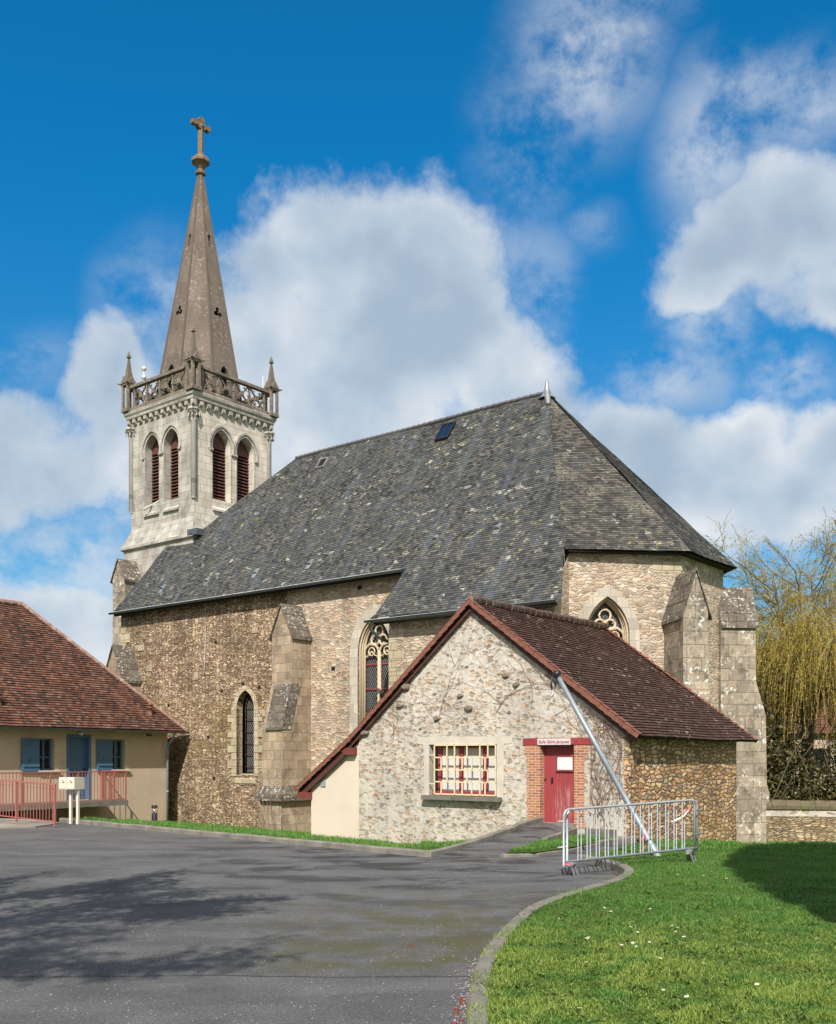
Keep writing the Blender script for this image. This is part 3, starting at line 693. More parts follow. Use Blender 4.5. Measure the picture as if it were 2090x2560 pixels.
# quoins at corners and stray pale blocks
mb = MB()
for k in range(11):
    z = 3.6 + k * .42; l = .75 if k % 2 else .42
    mb.box(Pn, (41.77 - l, 41.77), (z, z + .40), (-.012, .2))
obj('quoin', mb, 'quoin_ashlar', church); mb = MB()
for k in range(16):
    z = .4 + k * .38; l = .7 if k % 2 else .4
    mb.box(Pch, (23.62 - l, 23.62), (z, z + .36), (-.012, .2))
obj('quoin', mb, 'quoin_ashlar', church); mb = MB(); mb.box(Pf1, (Lf1 - 1.0, Lf1), (8.02, 8.4), (-.01, .1))
obj('quoin', mb, 'quoin_ashlar', church)
mb = MB()
for a, z, ww, hh in ((35.95, 5.35, .3, .34), (32.05, 7.15, .34, .22), (39.3, 5.9, .4, .3), (39.9, 6.9, .5, .3), (31.6, 3.6, .3, .3), (35.9, .4, .2, .2)):
    mb = MB(); mb.box(Pn, (a, a + ww), (z, z + hh), (-.03, .1)); obj('pale_stone', mb, 'quoin_ashlar', church)
mb = MB()
for a, z in ((34.7, 6.85), (31.9, 4.75), (32.9, 4.95), (38.0, 4.2), (35.2, 2.7), (34.8, .9), (31.1, 5.15), (34.3, 4.7)):
    mb = MB(); mb.box(Pn, (a, a + .17), (z, z + .15), (-.004, .3)); obj('putlog_hole', mb, 'dark_interior', church)
for a, z in ((27.6, 5.3), (26.2, 8.35)): mb = MB(); mb.box(Pn, (a, a + .2), (z, z + .17), (-.004, .3)); obj('putlog_hole', mb, 'dark_interior', church)
# cable on the wall
mb = MB(); mb.tube([Pn(35.45, 8.6, -.03), Pn(35.45, 7.2, -.03), Pn(35.47, 6.1, -.04), Pn(35.5, 5.55, -.05)], .018, 5); obj('cable', mb, 'curtain_white', church)

def gable_win(parent, P, c, w, zb, zs, za, depth, surr, mats=('surround_ashlar', 'tracery_stone')):
    """two-light traceried window"""
    win = obj('gothic_window', (lambda m_: (m_.plate(P, arch(c, w, zb, zs, za), c0=depth), m_)[1])(MB()), 'leaded_glass', parent)
    s_ = MB(); ring(s_, P, arch(c, w, zb, zs, za), arch(c, w, zb, zs, za, surr), .015, depth); obj('surround', s_, mats[0], win)
    t = MB(); d0 = depth - .10
    for rr, dd, of in ((.075, d0, -.07), (.05, d0 - .10, -.05), (.04, d0 - .2, -.03)):
        bar(t, P, arch(c, w, zb, zs, za, of), rr, dd)
    bar(t, P, [(c, zb), (c, zs + .05)], .075, d0)
    hw = (w - .06) / 2
    sa = zs - .15
    for sgn in (-1, 1):
        cc = c + sgn * hw
        o = arch(cc, hw, zs - .45, sa, sa + hw * 1.25); bar(t, P, o, .05, d0)
        bar(t, P, circ(cc, sa + hw * .42, hw * .40, 10), .032, d0)
        bar(t, P, [(cc - hw * .9, sa - .05), (cc - hw * .4, sa + .02), (cc, sa + .18)], .03, d0); bar(t, P, [(cc + hw * .9, sa - .05), (cc + hw * .4, sa + .02), (cc, sa + .18)], .03, d0)
        r2 = hw * .50; zc = sa + hw * 1.50
        bar(t, P, circ(c + sgn * r2 * 1.06, zc, r2, 12), .045, d0)
        bar(t, P, [(c + sgn * (w - .1), sa + hw * .75), (c + sgn * hw * 1.2, sa + hw * 1.15), (c + sgn * hw * .5, sa + hw * .98), (c, sa + hw * .6)], .045, d0)
        for q in range(3):
            an = q * 2.09 + .5; bar(t, P, [(c + sgn * r2 * 1.06 + r2 * math.cos(an), zc + r2 * math.sin(an)), (c + sgn * r2 * 1.06 + r2 * .45 * math.cos(an), zc + r2 * .45 * math.sin(an))], .03, d0)
    if za - (sa + hw * 2.0) > .3:
        zc = min(za - .42, sa + hw * 2.4); bar(t, P, circ(c, zc, .2, 10), .04, d0)
    obj('tracery', t, mats[1], win)
    z = zb + .4
    while z < zs + .1:
        f = MB(); f.box(P, (c - w + .1, c + w - .1), (z, z + .045), (depth - .04, depth - .01)); z += .95; obj('glazing_bar', f, 'red_paint', win)
    return win
gable_win(church, Pn, 25.55, .84, 2.2, 5.95, 7.3, .40, .42)
gable_win(church, Pf1, 1.30, .74, 3.4, 5.95, 7.2, .42, .34)
# lancet
g = MB(); g.plate(Pn, arch(32.72, .40, 1.25, 4.0, 4.62), c0=.33); lan = obj('lancet_window', g, 'leaded_glass', church)
s_ = MB(); ring(s_, Pn, arch(32.85, .56, 1.15, 3.95, 4.75), arch(32.85, .56, 1.15, 3.95, 4.75, .2), .02, .3)
for k in range(9):
    z = 1.1 + k * .33; l = .55 if k % 2 else .30
    s_.box(Pn, (32.85 + .565, 32.85 + .565 + l), (z, z + .315), (-.03, .1)); l = .5 if k % 2 else .26; s_.box(Pn, (32.85 - .565 - l, 32.85 - .565), (z, z + .315), (-.03, .1))
s_.hexa([Pn(32.2, .78, -.02), Pn(33.5, .78, -.02), Pn(33.5, .78, .3), Pn(32.2, .78, .3), Pn(32.2, .98, -.04), Pn(33.5, .98, -.04), Pn(33.5, 1.2, .33), Pn(32.2, 1.2, .33)])
obj('surround', s_, 'quoin_ashlar', lan)
f = MB(); bar(f, Pn, arch(32.72, .41, 1.25, 4.0, 4.64), .02, .26, 4)
for k in range(6): f.box(Pn, (32.3, 33.14), (1.5 + k * .5, 1.53 + k * .5), (.24, .26))
obj('window_guard', f, 'dark_wood', lan)

# roof -------------------------------------------------------------
APEX = W(20.73, RV, RZ)
def nz(v): return EZ + (v - EV) * (RZ - EZ) / (RV - EV)
slope = MB()
roof_slope(slope, [W(41.8, EV, EZ), W(23.65, EV, EZ), W(24.12, 27.27, nz(27.27)), W(16.25, 27.2, nz(27.2)), W(16.97, EV, EZ), APEX, W(34.56, RV, RZ), W(39.02, 31.2, nz(31.2)), W(40.7, 31.2, nz(31.2))], .105, .014, .035)
for a in ([W(34.56, RV, RZ), W(39.02, 31.2, nz(31.2)), W(39.02, 36.0, nz(31.2))],): slope.face(a)
slope.face([W(41.8, 38.6, EZ), W(17, 38.6, EZ), APEX, W(34.56, RV, RZ), W(39.02, 36.0, nz(31.2)), W(40.7, 36.0, nz(31.2))])
slope.face([W(41.8, EV, EZ), W(40.7, 31.2, nz(31.2)), W(40.7, 31.2, 8.5), W(41.8, EV, 8.7)])
roof = obj('roof', slope, 'slate', church)
ez = 8.66
ec = [(16.97, 28.62), (13.93, 31.50), (13.93, 35.40), (16.95, 38.5)]
for i, (p, q) in enumerate(zip(ec[:-1], ec[1:])):
    m_ = MB(); roof_slope(m_, [W(p[0], p[1], ez), W(q[0], q[1], ez), APEX], .10, .014, .03, seed=9.0 + i)
    o_ = obj('apse_roof', m_, 'apse_slate', church)
    if i == 0: o_['label'] = 'mossy lichen covered roof facet of the choir'
# soffits
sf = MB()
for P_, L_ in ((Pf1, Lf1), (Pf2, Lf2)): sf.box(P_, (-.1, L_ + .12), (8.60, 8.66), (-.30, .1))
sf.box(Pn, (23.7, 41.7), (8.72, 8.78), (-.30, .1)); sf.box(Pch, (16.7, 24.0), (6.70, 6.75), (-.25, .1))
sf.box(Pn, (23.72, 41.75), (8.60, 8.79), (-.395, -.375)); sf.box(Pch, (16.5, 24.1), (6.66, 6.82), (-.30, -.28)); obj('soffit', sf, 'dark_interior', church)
# ridge, hip and finial
mb = MB(); n_ = 46
for k in range(n_):
    u0 = 20.9 + (34.5 - 20.9) * k / n_; u1 = 20.9 + (34.5 - 20.9) * (k + .97) / n_; sag = .05 * math.sin(k * .21)
    mb.tube([W(u0, RV, RZ + .02 + sag * .3), W(u1, RV, RZ + .035 + sag * .3)], [.075, .09], 6)
obj('ridge_tiles', mb, 'slate_ridge', roof)
mb = MB(); mb.lathe(W(20.73, RV, RZ - .22), [(.34, 0), (.19, .16), (.11, .34), (.07, .52), (.045, .74), (.02, .76)], 10); obj('finial', mb, 'lead', roof)
mb = MB(); mb.tube([APEX + Vector((0, 0, .03)), APEX.lerp(W(16.97, 28.62, ez), .1) + ZV * .06], [.16, .10], 5); obj('lead_flashing', mb, 'lead', roof)
# slope-lying details
nvec = (CU.cross(W(20, EV + 1, nz(EV + 1)) - W(20, EV, nz(EV)))).normalized()
if nvec.z < 0: nvec = -nvec
evec = (W(0, EV + 1, nz(EV + 1)) - W(0, EV, nz(EV))).normalized()
def Ps(u, s_, h): return W(u, EV, EZ) + evec * s_ + nvec * h
SL = (RV - EV) * math.hypot(1, (RZ - EZ) / (RV - EV))
def skylight(u, s_, wu, hs, two, glass):
    f = MB()
    f.box(Ps, (u, u + wu), (s_, s_ + .06), (.0, .10)); f.box(Ps, (u, u + wu), (s_ + hs - .06, s_ + hs), (0, .10)); f.box(Ps, (u, u + .06), (s_ + .06, s_ + hs - .06), (0, .10)); f.box(Ps, (u + wu - .06, u + wu), (s_ + .06, s_ + hs - .06), (0, .10))
    if two: f.box(Ps, (u + wu / 2 - .03, u + wu / 2 + .03), (s_ + .06, s_ + hs - .06), (0, .10))
    s = obj('skylight', f, 'black_plastic' if two else 'slate_ridge', roof)
    g = MB(); g.box(Ps, (u + .05, u + wu - .05), (s_ + .05, s_ + hs - .05), (.03, .065)); obj('skylight_glass', g, glass, s)
skylight(31.95, 7.45, .52, .62, False, 'window_dark'); skylight(24.9, 7.35, .68, .95, True, 'skylight_blue')
def vent(u, s_, sc=1.0):
    v = MB(); v.hexa([Ps(u - .11 * sc, s_, .0), Ps(u + .11 * sc, s_, .0), Ps(u + .11 * sc, s_ + .3 * sc, 0), Ps(u - .11 * sc, s_ + .3 * sc, 0), Ps(u - .07 * sc, s_, .13 * sc), Ps(u + .07 * sc, s_, .13 * sc), Ps(u + .03, s_ + .3 * sc, .01), Ps(u - .03, s_ + .3 * sc, .01)])
    v.hexa([Ps(u - .12 * sc, s_ - .25, .012), Ps(u + .12 * sc, s_ - .25, .012), Ps(u + .12 * sc, s_, .012), Ps(u - .12 * sc, s_, .012), Ps(u - .12 * sc, s_ - .25, .02), Ps(u + .12 * sc, s_ - .25, .02), Ps(u + .12 * sc, s_, .02), Ps(u - .12 * sc, s_, .02)])
    obj('roof_vent', v, 'lead', roof)
for u in (38.85, 35.66, 32.48, 29.24, 26.1, 22.87, 20.13): vent(u, 1.1 + (u < 27) * .2)
for u in (30.86, 27.67, 24.32): vent(u, 8.12, .6)
# pale zinc run-off streak on the slates under the vents: thin lead strips
def gutter(P0, P1, outv, parent, r=.085, mat='zinc'):
    mb = MB(); P0, P1 = Vector(P0), Vector(P1); n = 10
    dd = (P1 - P0).normalized(); seg = 8
    rings = []
    for i in range(n + 1):
        p = P0.lerp(P1, i / n); rr = []
        for j in range(seg + 1):
            a = math.pi * j / seg; rr.append(p + outv * (math.cos(a) * r) - ZV * (math.sin(a) * r))
        for j in range(seg, -1, -1):
            a = math.pi * j / seg; rr.append(p + outv * (math.cos(a) * (r - .012)) - ZV * (math.sin(a) * (r - .012)))
        rings.append(rr)
    mb.grid(rings, True, False)
    L = (P1 - P0).length; k = 0.5
    while k < L:
        p = P0 + dd * k; mb.tube([p + outv * r - ZV * .0, p + outv * (r * .75) - ZV * (r * .8), p - ZV * (r * 1.08), p - outv * (r * .75) - ZV * (r * .8)], .012, 4); k += 2.0
    mb.tube([P0 + outv * r, P1 + outv * r], .016, 5)
    return obj('gutter', mb, mat, parent)
gutter(W(41.95, EV - .10, EZ - .02), W(23.72, EV - .10, EZ - .03), -CV, church); gutter(W(24.35, 27.14, 6.80), W(16.35, 27.08, 6.78), -CV, church)
mb = MB(); mb.tube([W(24.1, 27.12, 6.68), W(24.1, 27.14, 6.5), W(24.0, 27.5, 6.2), W(23.75, 28.3, 5.95), W(23.72, 28.8, 5.6), W(23.72, 28.85, 2)], .06, 8)
mb.tube([W(23.75, EV - .1, EZ - .05), W(23.75, EV - .1, EZ - .35)], .05, 8); obj('downpipe', mb, 'zinc', church)

def buttress(o, out, tan, width, prof, zdrip, zridge, mat, cover=.09, wmat='weathering_stone', label=None):
    """o centre at the wall; prof (projection, z) bottom to top; saddle-backed top"""
    out = Vector((out[0], out[1])).normalized(); tan = Vector((tan[0], tan[1])).normalized()
    P = lambda a, b, c: W(o[0] + out.x * a + tan.x * c, o[1] + out.y * a + tan.y * c, b)
    hw = width / 2; mb = MB(); pr = prof[-1][0]
    poly = [(-.3, prof[0][1])] + prof + [(-.3, prof[-1][1])]
    mb.prism(P, poly, -hw, hw)
    G = lambda a, b, c: P(c, b, a)
    mb.prism(G, [(-hw, zdrip), (hw, zdrip), (0, zridge - .03)], -.3, pr)
    b = obj('buttress', mb, mat, church)
    if label: b['label'] = label
    cp = MB(); h2 = hw + cover; zd = zdrip - .06 - (zridge - zdrip) * cover / hw
    for s in (-1, 1):
        nst = 3
        for k in range(nst):
            a0, a1 = h2 * (1 - k / nst), h2 * (1 - (k + 1) / nst); z0 = zd + (zridge - zd) * k / nst; z1 = zd + (zridge - zd) * (k + 1) / nst
            cp.hexa([G(s * a0, z0, -.3), G(s * a1, z1, -.3), G(s * a1, z1, pr + cover), G(s * a0, z0, pr + cover), G(s * a0, z0 + .11, -.3), G(s * a1, z1 + .06, -.3), G(s * a1, z1 + .06, pr + cover), G(s * a0, z0 + .11, pr + cover)])
    obj('weathering_cap', cp, wmat, b)
    return b, P, hw
# nave buttresses (south side)
b, P, hw = buttress((29.5, 29.0), (0, -1), (1, 0), 1.15, [(1.65, -1.4), (1.65, .12), (1.78, .2), (1.78, .48), (1.60, .74), (1.57, 3.0), (1.06, 4.78), (1.05, 6.8)], 6.8, 7.95, 'buttress_ashlar', label='tall ashlar buttress beside the rendered lean-to')
cp = MB()
for k in range(5):
    z0 = 3.0 + k * .36; d0 = 1.64 - k * .105; cp.hexa([P(d0 - .5, z0, -hw - .03), P(d0, z0 - .03, -hw - .03), P(d0, z0 - .03, hw * .6), P(d0 - .5, z0, hw * .6), P(d0 - .6, z0 + .36, -hw - .03), P(d0 - .09, z0 + .35, -hw - .03), P(d0 - .09, z0 + .35, hw * .6), P(d0 - .6, z0 + .36, hw * .6)])
obj('weathering_slope', cp, 'weathering_stone', b)
cp = MB(); cp.box(lambda a, c, z: P(a, z, c), (.0, 1.82), (-hw - .16, hw + .16), (.2, .46)); cp.hexa([P(0, .46, -hw - .16), P(1.82, .46, -hw - .16), P(1.82, .46, hw + .16), P(0, .46, hw + .16), P(0, .8, -hw), P(1.58, .8, -hw), P(1.58, .8, hw), P(0, .8, hw)])
obj('base_moulding', cp, 'weathering_stone', b)
buttress((40.9, 29.0), (0, -1), (1, 0), 1.45, [(1.0, -1.4), (1.0, 5.6)], 5.6, 7.1, 'buttress_ashlar', label='lichen grey corner buttress behind the low house roof')
buttress((43.25, 31.0), (0, -1), (1, 0), 1.0, [(1.1, -1.4), (1.1, 10.8)], 10.8, 11.7, 'choir_buttress_ashlar', label='narrow buttress at the foot of the tower')
# choir buttresses
r45 = (-.35, -.936)
b2, P2, hw2 = buttress((14.48, 31.57), (-.738, -.676), (-.676, .738), .84, [(1.9, -1.4), (1.9, 3.3), (1.55, 4.3), (1.52, 6.6)], 6.6, 7.85, 'choir_buttress_ashlar', label='white spotted buttress in front of the choir window wall')
b3, P3, hw3 = buttress(C23, (-.707, .707), (.707, .707), 1.0, [(1.38, -1.5), (1.38, .25), (1.50, .35), (1.50, .62), (1.40, .95), (1.36, 3.4), (1.0, 4.6), (.98, 6.75)], 6.75, 7.95, 'choir_buttress_ashlar', label='outermost buttress of the choir, beside the low garden wall')
mb = MB(); mb.box(Pf2, (Lf2 - .42, Lf2 - .05), (2.5, 6.9), (-.05, .1)); obj('pilaster_strip', mb, 'surround_ashlar', church)

# ------------------------------------------------------------------ bell tower (a part of the church)
Pt = lambda a, b, c: W(a, 31.2 + c, b)          # south face
Pe = lambda a, b, c: W(39.04 + c, a, b)         # east face
T0u, T1u, T0v, T1v = 39.04, 44.0, 31.2, 36.05
cu, cv = (T0u + T1u) / 2, (T0v + T1v) / 2
mb = MB()
ho = [arch(42.3, .58, 14.55, 17.25, 18.05), arch(40.76, .58, 14.55, 17.25, 18.05)]
he = [arch(32.93, .58, 14.55, 17.25, 18.05), arch(34.48, .58, 14.55, 17.25, 18.05)]
mb.plate(Pt, [(T0u, 13.5), (T1u, 13.5), (T1u, 19.2), (T0u, 19.2)], ho, .55); me_ = MB(); me_.plate(Pe, [(T0v, 13.5), (T1v, 13.5), (T1v, 19.2), (T0v, 19.2)], he, .55)
mb.plate(lambda a, b, c: W(T1u, a, b), [(T0v, 13.5), (T1v, 13.5), (T1v, 19.2), (T0v, 19.2)]); mb.plate(lambda a, b, c: W(a, T1v, b), [(T0u, 13.5), (T1u, 13.5), (T1u, 19.2), (T0u, 19.2)])
mb.plate(lambda a, b, c: W(a, b, 19.2), [(T0u, T0v), (T1u, T0v), (T1u, T1v), (T0u, T1v)])
# weathered slope and lower stage
g_ = .36
def loop(e, z): return [W(T0u - e, T0v - e, z), W(T1u + e, T0v - e, z), W(T1u + e, T1v + e, z), W(T0u - e, T1v + e, z)]
def skirt(m, e0, z0, e1, z1):
    a, b = loop(e0, z0), loop(e1, z1)
    for k in range(4): m.face([a[k], a[(k + 1) % 4], b[(k + 1) % 4], b[k]])
skirt(mb, g_, 12.55, 0.0, 13.5); skirt(mb, .28, -1.4, .28, 12.35); skirt(mb, 0, 13.2, .0, 13.5)
tower = obj('bell_tower', mb, 'tower_ashlar', church)
obj('east_face', me_, 'tower_clean_ashlar', tower)
sm = MB(); skirt(sm, .42, 12.42, .42, 12.55); skirt(sm, .42, 12.55, .34, 12.62); skirt(sm, .27, 12.34, .42, 12.42)
obj('string_course', sm, 'tower_ashlar', tower)
fl = MB(); fl.box(W, (38.3, 39.0), (30.78, 31.3), (12.45, 12.75)); obj('lead_flashing', fl, 'zinc', tower)
dk = MB(); dk.box(W, (T0u + .62, T1u - .62), (T0v + .62, T1v - .62), (13.6, 19.1)); obj('bell_chamber', dk, 'dark_interior', tower)
for P_, cs in ((Pt, (42.3, 40.76)), (Pe, (32.93, 34.48))):
    for c in cs:
        hd = MB(); ring(hd, P_, arch(c, .58, 17.0, 17.25, 18.05, .13), arch(c, .58, 17.0, 17.25, 18.05, .23), .07)
        ring(hd, P_, arch(c, .58, 14.6, 17.25, 18.05, 0), arch(c, .58, 14.6, 17.25, 18.05, .06), .02)
        for s in (-1, 1): hd.box(P_, (c + s * .68 - .09, c + s * .68 + .09), (16.9, 17.0), (-.09, .02))
        h_ = obj('hood_mould', hd, 'tower_ashlar', tower)
        sl_ = MB(); sl_.hexa([P_(c - .60, 13.98, -.12), P_(c + .60, 13.98, -.12), P_(c + .58, 13.98, .5), P_(c - .58, 13.98, .5), P_(c - .60, 14.06, -.12), P_(c + .60, 14.06, -.12), P_(c + .58, 14.78, .5), P_(c - .58, 14.78, .5)])
        obj('sill', sl_, 'tower_ashlar' if P_ is Pt else 'tower_clean_ashlar', tower)
        lv = MB(); z = 14.72; side = -1 if P_ is Pt else -1
        while z < 18.0:
            ww = .57 if z < 17.2 else .57 * math.sqrt(max(0, 1 - ((z - 17.2) / .95) ** 1.6))
            if z > 17.25: break
            if ww > .05: lv.hexa([P_(c - ww, z, .40), P_(c + ww, z, .40), P_(c + ww, z + .10, .53), P_(c - ww, z + .10, .53), P_(c - ww, z + .035, .39), P_(c + ww, z + .035, .39), P_(c + ww, z + .135, .52), P_(c - ww, z + .135, .52)])
            z += .165
        lv.prism(P_, arch(c, .57, 17.2, 17.25, 18.04), .42, .45)
        obj('louvre', lv, 'louvre_brown', tower)
# corner shafts
for (u, v) in ((T0u, T0v), (T1u, T0v), (T0u, T1v)):
    cm = MB(); cm.lathe(W(u, v, 14.35), [(.08, 0), (.145, .1), (.145, 4.0 - .25), (.165, 3.8), (.14, 3.86)], 12)
    cm.lathe(W(u, v, 14.35), [(.14, 3.82), (.18, 3.95), (.15, 4.0), (.26, 4.12), (.22, 4.15), (.31, 4.24), (.31, 4.32)], 8, False)
    for q in range(8):
        a = q * math.pi / 4; p = W(u, v, 18.5) + Vector((math.cos(a), math.sin(a), 0)) * .27; cm.tube([p - ZV * .22, p, p + Vector((math.cos(a), math.sin(a), 0)) * .07 - ZV * .04], [.04, .05, .03], 5)
    obj('corner_shaft', cm, 'tower_ashlar', tower)
# cornice with corbels
cm = MB(); skirt(cm, .02, 19.0, .05, 19.06); skirt(cm, .05, 19.06, .20, 19.10); skirt(cm, .20, 19.10, .22, 19.22); skirt(cm, .22, 19.22, .28, 19.30); skirt(cm, .28, 19.30, .30, 19.42); skirt(cm, .30, 19.42, .2, 19.5)
cm.face(loop(.30, 19.43)); cm.face(loop(.2, 19.1))
obj('cornice', cm, 'tower_ashlar', tower)
cm = MB()
for k in range(12):
    t_ = -.1 + k * (5.16) / 11
    for P_, o_ in ((Pt, T0u), (Pe, T0v)):
        L_ = (T1u - T0u) if P_ is Pt else (T1v - T0v); a = o_ - .08 + (L_ + .16) * k / 11
        cm.hexa([P_(a - .10, 18.80, -.06), P_(a + .10, 18.80, -.06), P_(a + .10, 18.80, .02), P_(a - .10, 18.80, .02), P_(a - .10, 18.88, -.17), P_(a + .10, 18.88, -.17), P_(a + .10, 18.88, .02), P_(a - .10, 18.88, .02)])
        cm.box(P_, (a - .10, a + .10), (18.88, 19.09), (-.17, .02))
obj('corbel', cm, 'tower_ashlar', tower)
# balustrade
E_ = .10; bz0, bz1 = 19.5, 20.78
corners = [(T0u - E_, T0v - E_), (T1u + E_, T0v - E_), (T1u + E_, T1v + E_), (T0u - E_, T1v + E_)]
bal = MB()
for i in range(4):
    p, q = Vector(corners[i]), Vector(corners[(i + 1) % 4]); d = (q - p).normalized(); L = (q - p).length; nn = Vector((-d.y, d.x))
    Pb = lambda a, b, c, p=p, d=d, nn=nn: W(p.x + d.x * a + nn.x * c, p.y + d.y * a + nn.y * c, b)
    bal.box(Pb, (.2, L - .2), (bz1 - .14, bz1), (-.13, .13)); bal.box(Pb, (.1, L - .1), (bz0, bz0 + .18), (-.09, .09))
    nb = 4; a0, a1 = .52, L - .52; bw = (a1 - a0) / nb; zb, zt = bz0 + .17, bz1 - .13; zc = (zb + zt) / 2
    for k in range(nb + 1): bal.box(Pb, (a0 + k * bw - .045, a0 + k * bw + .045), (zb, zt), (-.05, .05)); bal.box(Pb, (a0 + k * bw - .075, a0 + k * bw + .075), (zc - .05, zc + .05), (-.06, .06))
    for k in range(nb):
        c = a0 + (k + .5) * bw; h2 = bw / 2
        for sx in (-1, 1):
            for sz in (-1, 1):
                z2 = zt if sz > 0 else zb
                bal.tube([Pb(c + sx * h2 * .92, z2, 0), Pb(c + sx * h2 * .5, zc + sz * (zt - zb) * .25, 0), Pb(c + sx * .03, zc + sz * .03, 0)], [.05, .04, .06], 4, False)
                bal.tube([Pb(c + sx * h2 * .5 - .1 * sx, zc + sz * .34, 0), Pb(c + sx * h2 * .5 + .08 * sx, zc + sz * .2, 0)], .035, 4, False)
        bal.box(Pb, (c - .11, c + .11), (zc - .11, zc + .11), (-.06, .06))
obj('balustrade', bal, 'balustrade_stone', tower)
for (u, v) in corners:
    pn = MB(); h = .20
    for su in (-1, 1):
        for sv in (-1, 1):
            pn.box(W, (u + su * h - .06, u + su * h + .06), (v + sv * h - .06, v + sv * h + .06), (bz0, bz1 + .05))
    pn.box(W, (u - h - .08, u + h + .08), (v - h - .08, v + h + .08), (bz1 + .05, bz1 + .16)); pn.box(W, (u - h - .08, u + h + .08), (v - h - .08, v + h + .08), (bz0 - .02, bz0 + .16))
    for s in (-1, 1):      # gablets
        pn.prism(lambda a, b, c, s=s: W(u + a, v + s * (h + .07) + c, b), [(-h - .08, bz1 + .14), (h + .08, bz1 + .14), (0, bz1 + .50)], -.05, .05)
        pn.prism(lambda a, b, c, s=s: W(u + s * (h + .07) + c, v + a, b), [(-h - .08, bz1 + .14), (h + .08, bz1 + .14), (0, bz1 + .50)], -.05, .05)
    for s1 in (-1, 1):
        for s2 in (-1, 1): pn.tube([W(u + s1 * h, v + s2 * h, bz1 + .1), W(u + s1 * (h + .2), v + s2 * (h + .2), bz1 + .16)], [.07, .03], 5, False)
    pn.lathe(W(u, v, 0), [(.27, bz1 + .12), (.25, bz1 + .25), (.055, 22.22), (.06, 22.26), (.14, 22.30), (.12, 22.36), (.005, 22.64)], 4, False, rot=math.atan2(CU.y, CU.x) + math.pi / 4)
    obj('pinnacle', pn, 'balustrade_stone', tower)
# spire: octagon with ribs and pierced openings
cen = W(cu, cv, 0); rot0 = math.atan2(CU.y, CU.x) + math.pi / 8; Rb, Rt, sz0, sz1 = 2.36, .13, 19.45, 31.9
sp = MB(); rb = MB(); hollow = MB()
def sp_p(ang, z):
    r = Rb + (Rt - Rb) * (z - sz0) / (sz1 - sz0); return cen + Vector((math.cos(ang) * r, math.sin(ang) * r, z))
for k in range(8):
    a0, a1 = rot0 + k * math.pi / 4, rot0 + (k + 1) * math.pi / 4
    pa, pb, pc, pd = sp_p(a0, sz0), sp_p(a1, sz0), sp_p(a1, sz1), sp_p(a0, sz1)
    m0 = (pa + pb) / 2; m1 = (pc + pd) / 2; ex = (pb - pa).normalized(); ey = (m1 - m0).normalized(); en = ex.cross(ey).normalized()
    if en.dot(m0 - cen - ZV * m0.z) > 0: en = -en
    H_ = (m1 - m0).length; hb, ht = (pb - pa).length / 2, (pc - pd).length / 2
    Pk = lambda a, b, c, m0=m0, ex=ex, ey=ey, en=en: m0 + ex * a + ey * b + en * c
    holes = []
    if k % 2 == 0 or True:
        axis = (k % 2 == 0)
        def tre(zc, r):
            o = []
            for q in range(18):
                an = math.pi / 2 + 2 * math.pi * q / 18; rr = r * (.42 + .58 * abs(math.cos(1.5 * (an - math.pi / 2))) ** 1.3); o.append((rr * math.cos(an), zc + rr * math.sin(an)))
            return o
    n_mid = (m0 - cen); face_dir = Vector((n_mid.x, n_mid.y)).normalized()
    cardinal = max(abs(face_dir.dot(Vector((CU.x, CU.y)))), abs(face_dir.dot(Vector((CV.x, CV.y))))) > .9
    if cardinal:
        holes = [tre(5.0, .30), [(-.09, 8.55), (.09, 8.55), (.09, 9.15), (.0, 9.25), (-.09, 9.15)], arch(0, .26, .6, 1.7, 2.15, 0, 4)]
    sp.plate(Pk, [(-hb, 0), (hb, 0), (ht, H_), (-ht, H_)], holes, .18, uvo=(k * 3.1, 0))
    hollow.plate(Pk, [(-hb * .9, 0), (hb * .9, 0), (ht * .5, H_ * .97), (-ht * .5, H_ * .97)], c0=.35)
    rb.tube([sp_p(a0, sz0), sp_p(a0, sz1)], [.075, .03], 5, False)
spire = obj('spire', sp, 'spire_stone', tower)
obj('spire_rib', rb, 'spire_stone', tower); obj('spire_core', hollow, 'dark_interior', tower)
cr = MB(); cr.lathe(cen, [(.16, 31.8), (.27, 31.86), (.27, 31.96), (.17, 32.0), (.16, 32.12), (.30, 32.32), (.48, 32.45), (.48, 32.60), (.34, 32.74), (.18, 32.78), (.15, 33.0)], 8, False, rot=rot0)
cr.tube([cen + ZV * 32.7, cen + ZV * 34.6], .16, 4, False)
Px = lambda a, b, c: cen + CV * a + CU * c + ZV * b
for s in (-1, 1):
    cr.prism(Px, [(s * .0, 34.16), (s * .18, 34.18), (s * .30, 34.30), (s * .42, 34.22), (s * .56, 34.28), (s * .56, 34.46), (s * .42, 34.52), (s * .30, 34.46), (s * .15, 34.5), (0, 34.52)], -.13, .13)
cr.prism(Px, [(-.13, 34.48), (.13, 34.48), (.20, 34.62), (.12, 34.74), (0, 34.79), (-.12, 34.74), (-.20, 34.62)], -.13, .13)
cr.lathe(cen + ZV * 34.33, [(.05, -.16), (.18, -.08), (.18, .08), (.05, .16)], 8)
obj('cross', cr, 'cross_stone', tower)
an = MB(); p = W(T1u - .2, T0v + .6, 0); an.tube([p + ZV * 19.5, p + ZV * 22.0], .03, 5)
for z in (20.4, 21.3, 21.75): an.lathe(p + ZV * z, [(.01, 0), (.12, .06), (.13, .14), (.1, .22), (.01, .27)], 8)
obj('antenna', an, 'curtain_white', tower); an = MB(); p2 = W(T0u, T1v - .4, 0); an.tube([p2 + ZV * 19.5, p2 + ZV * 21.5], .02, 5); obj('antenna', an, 'curtain_white', tower)

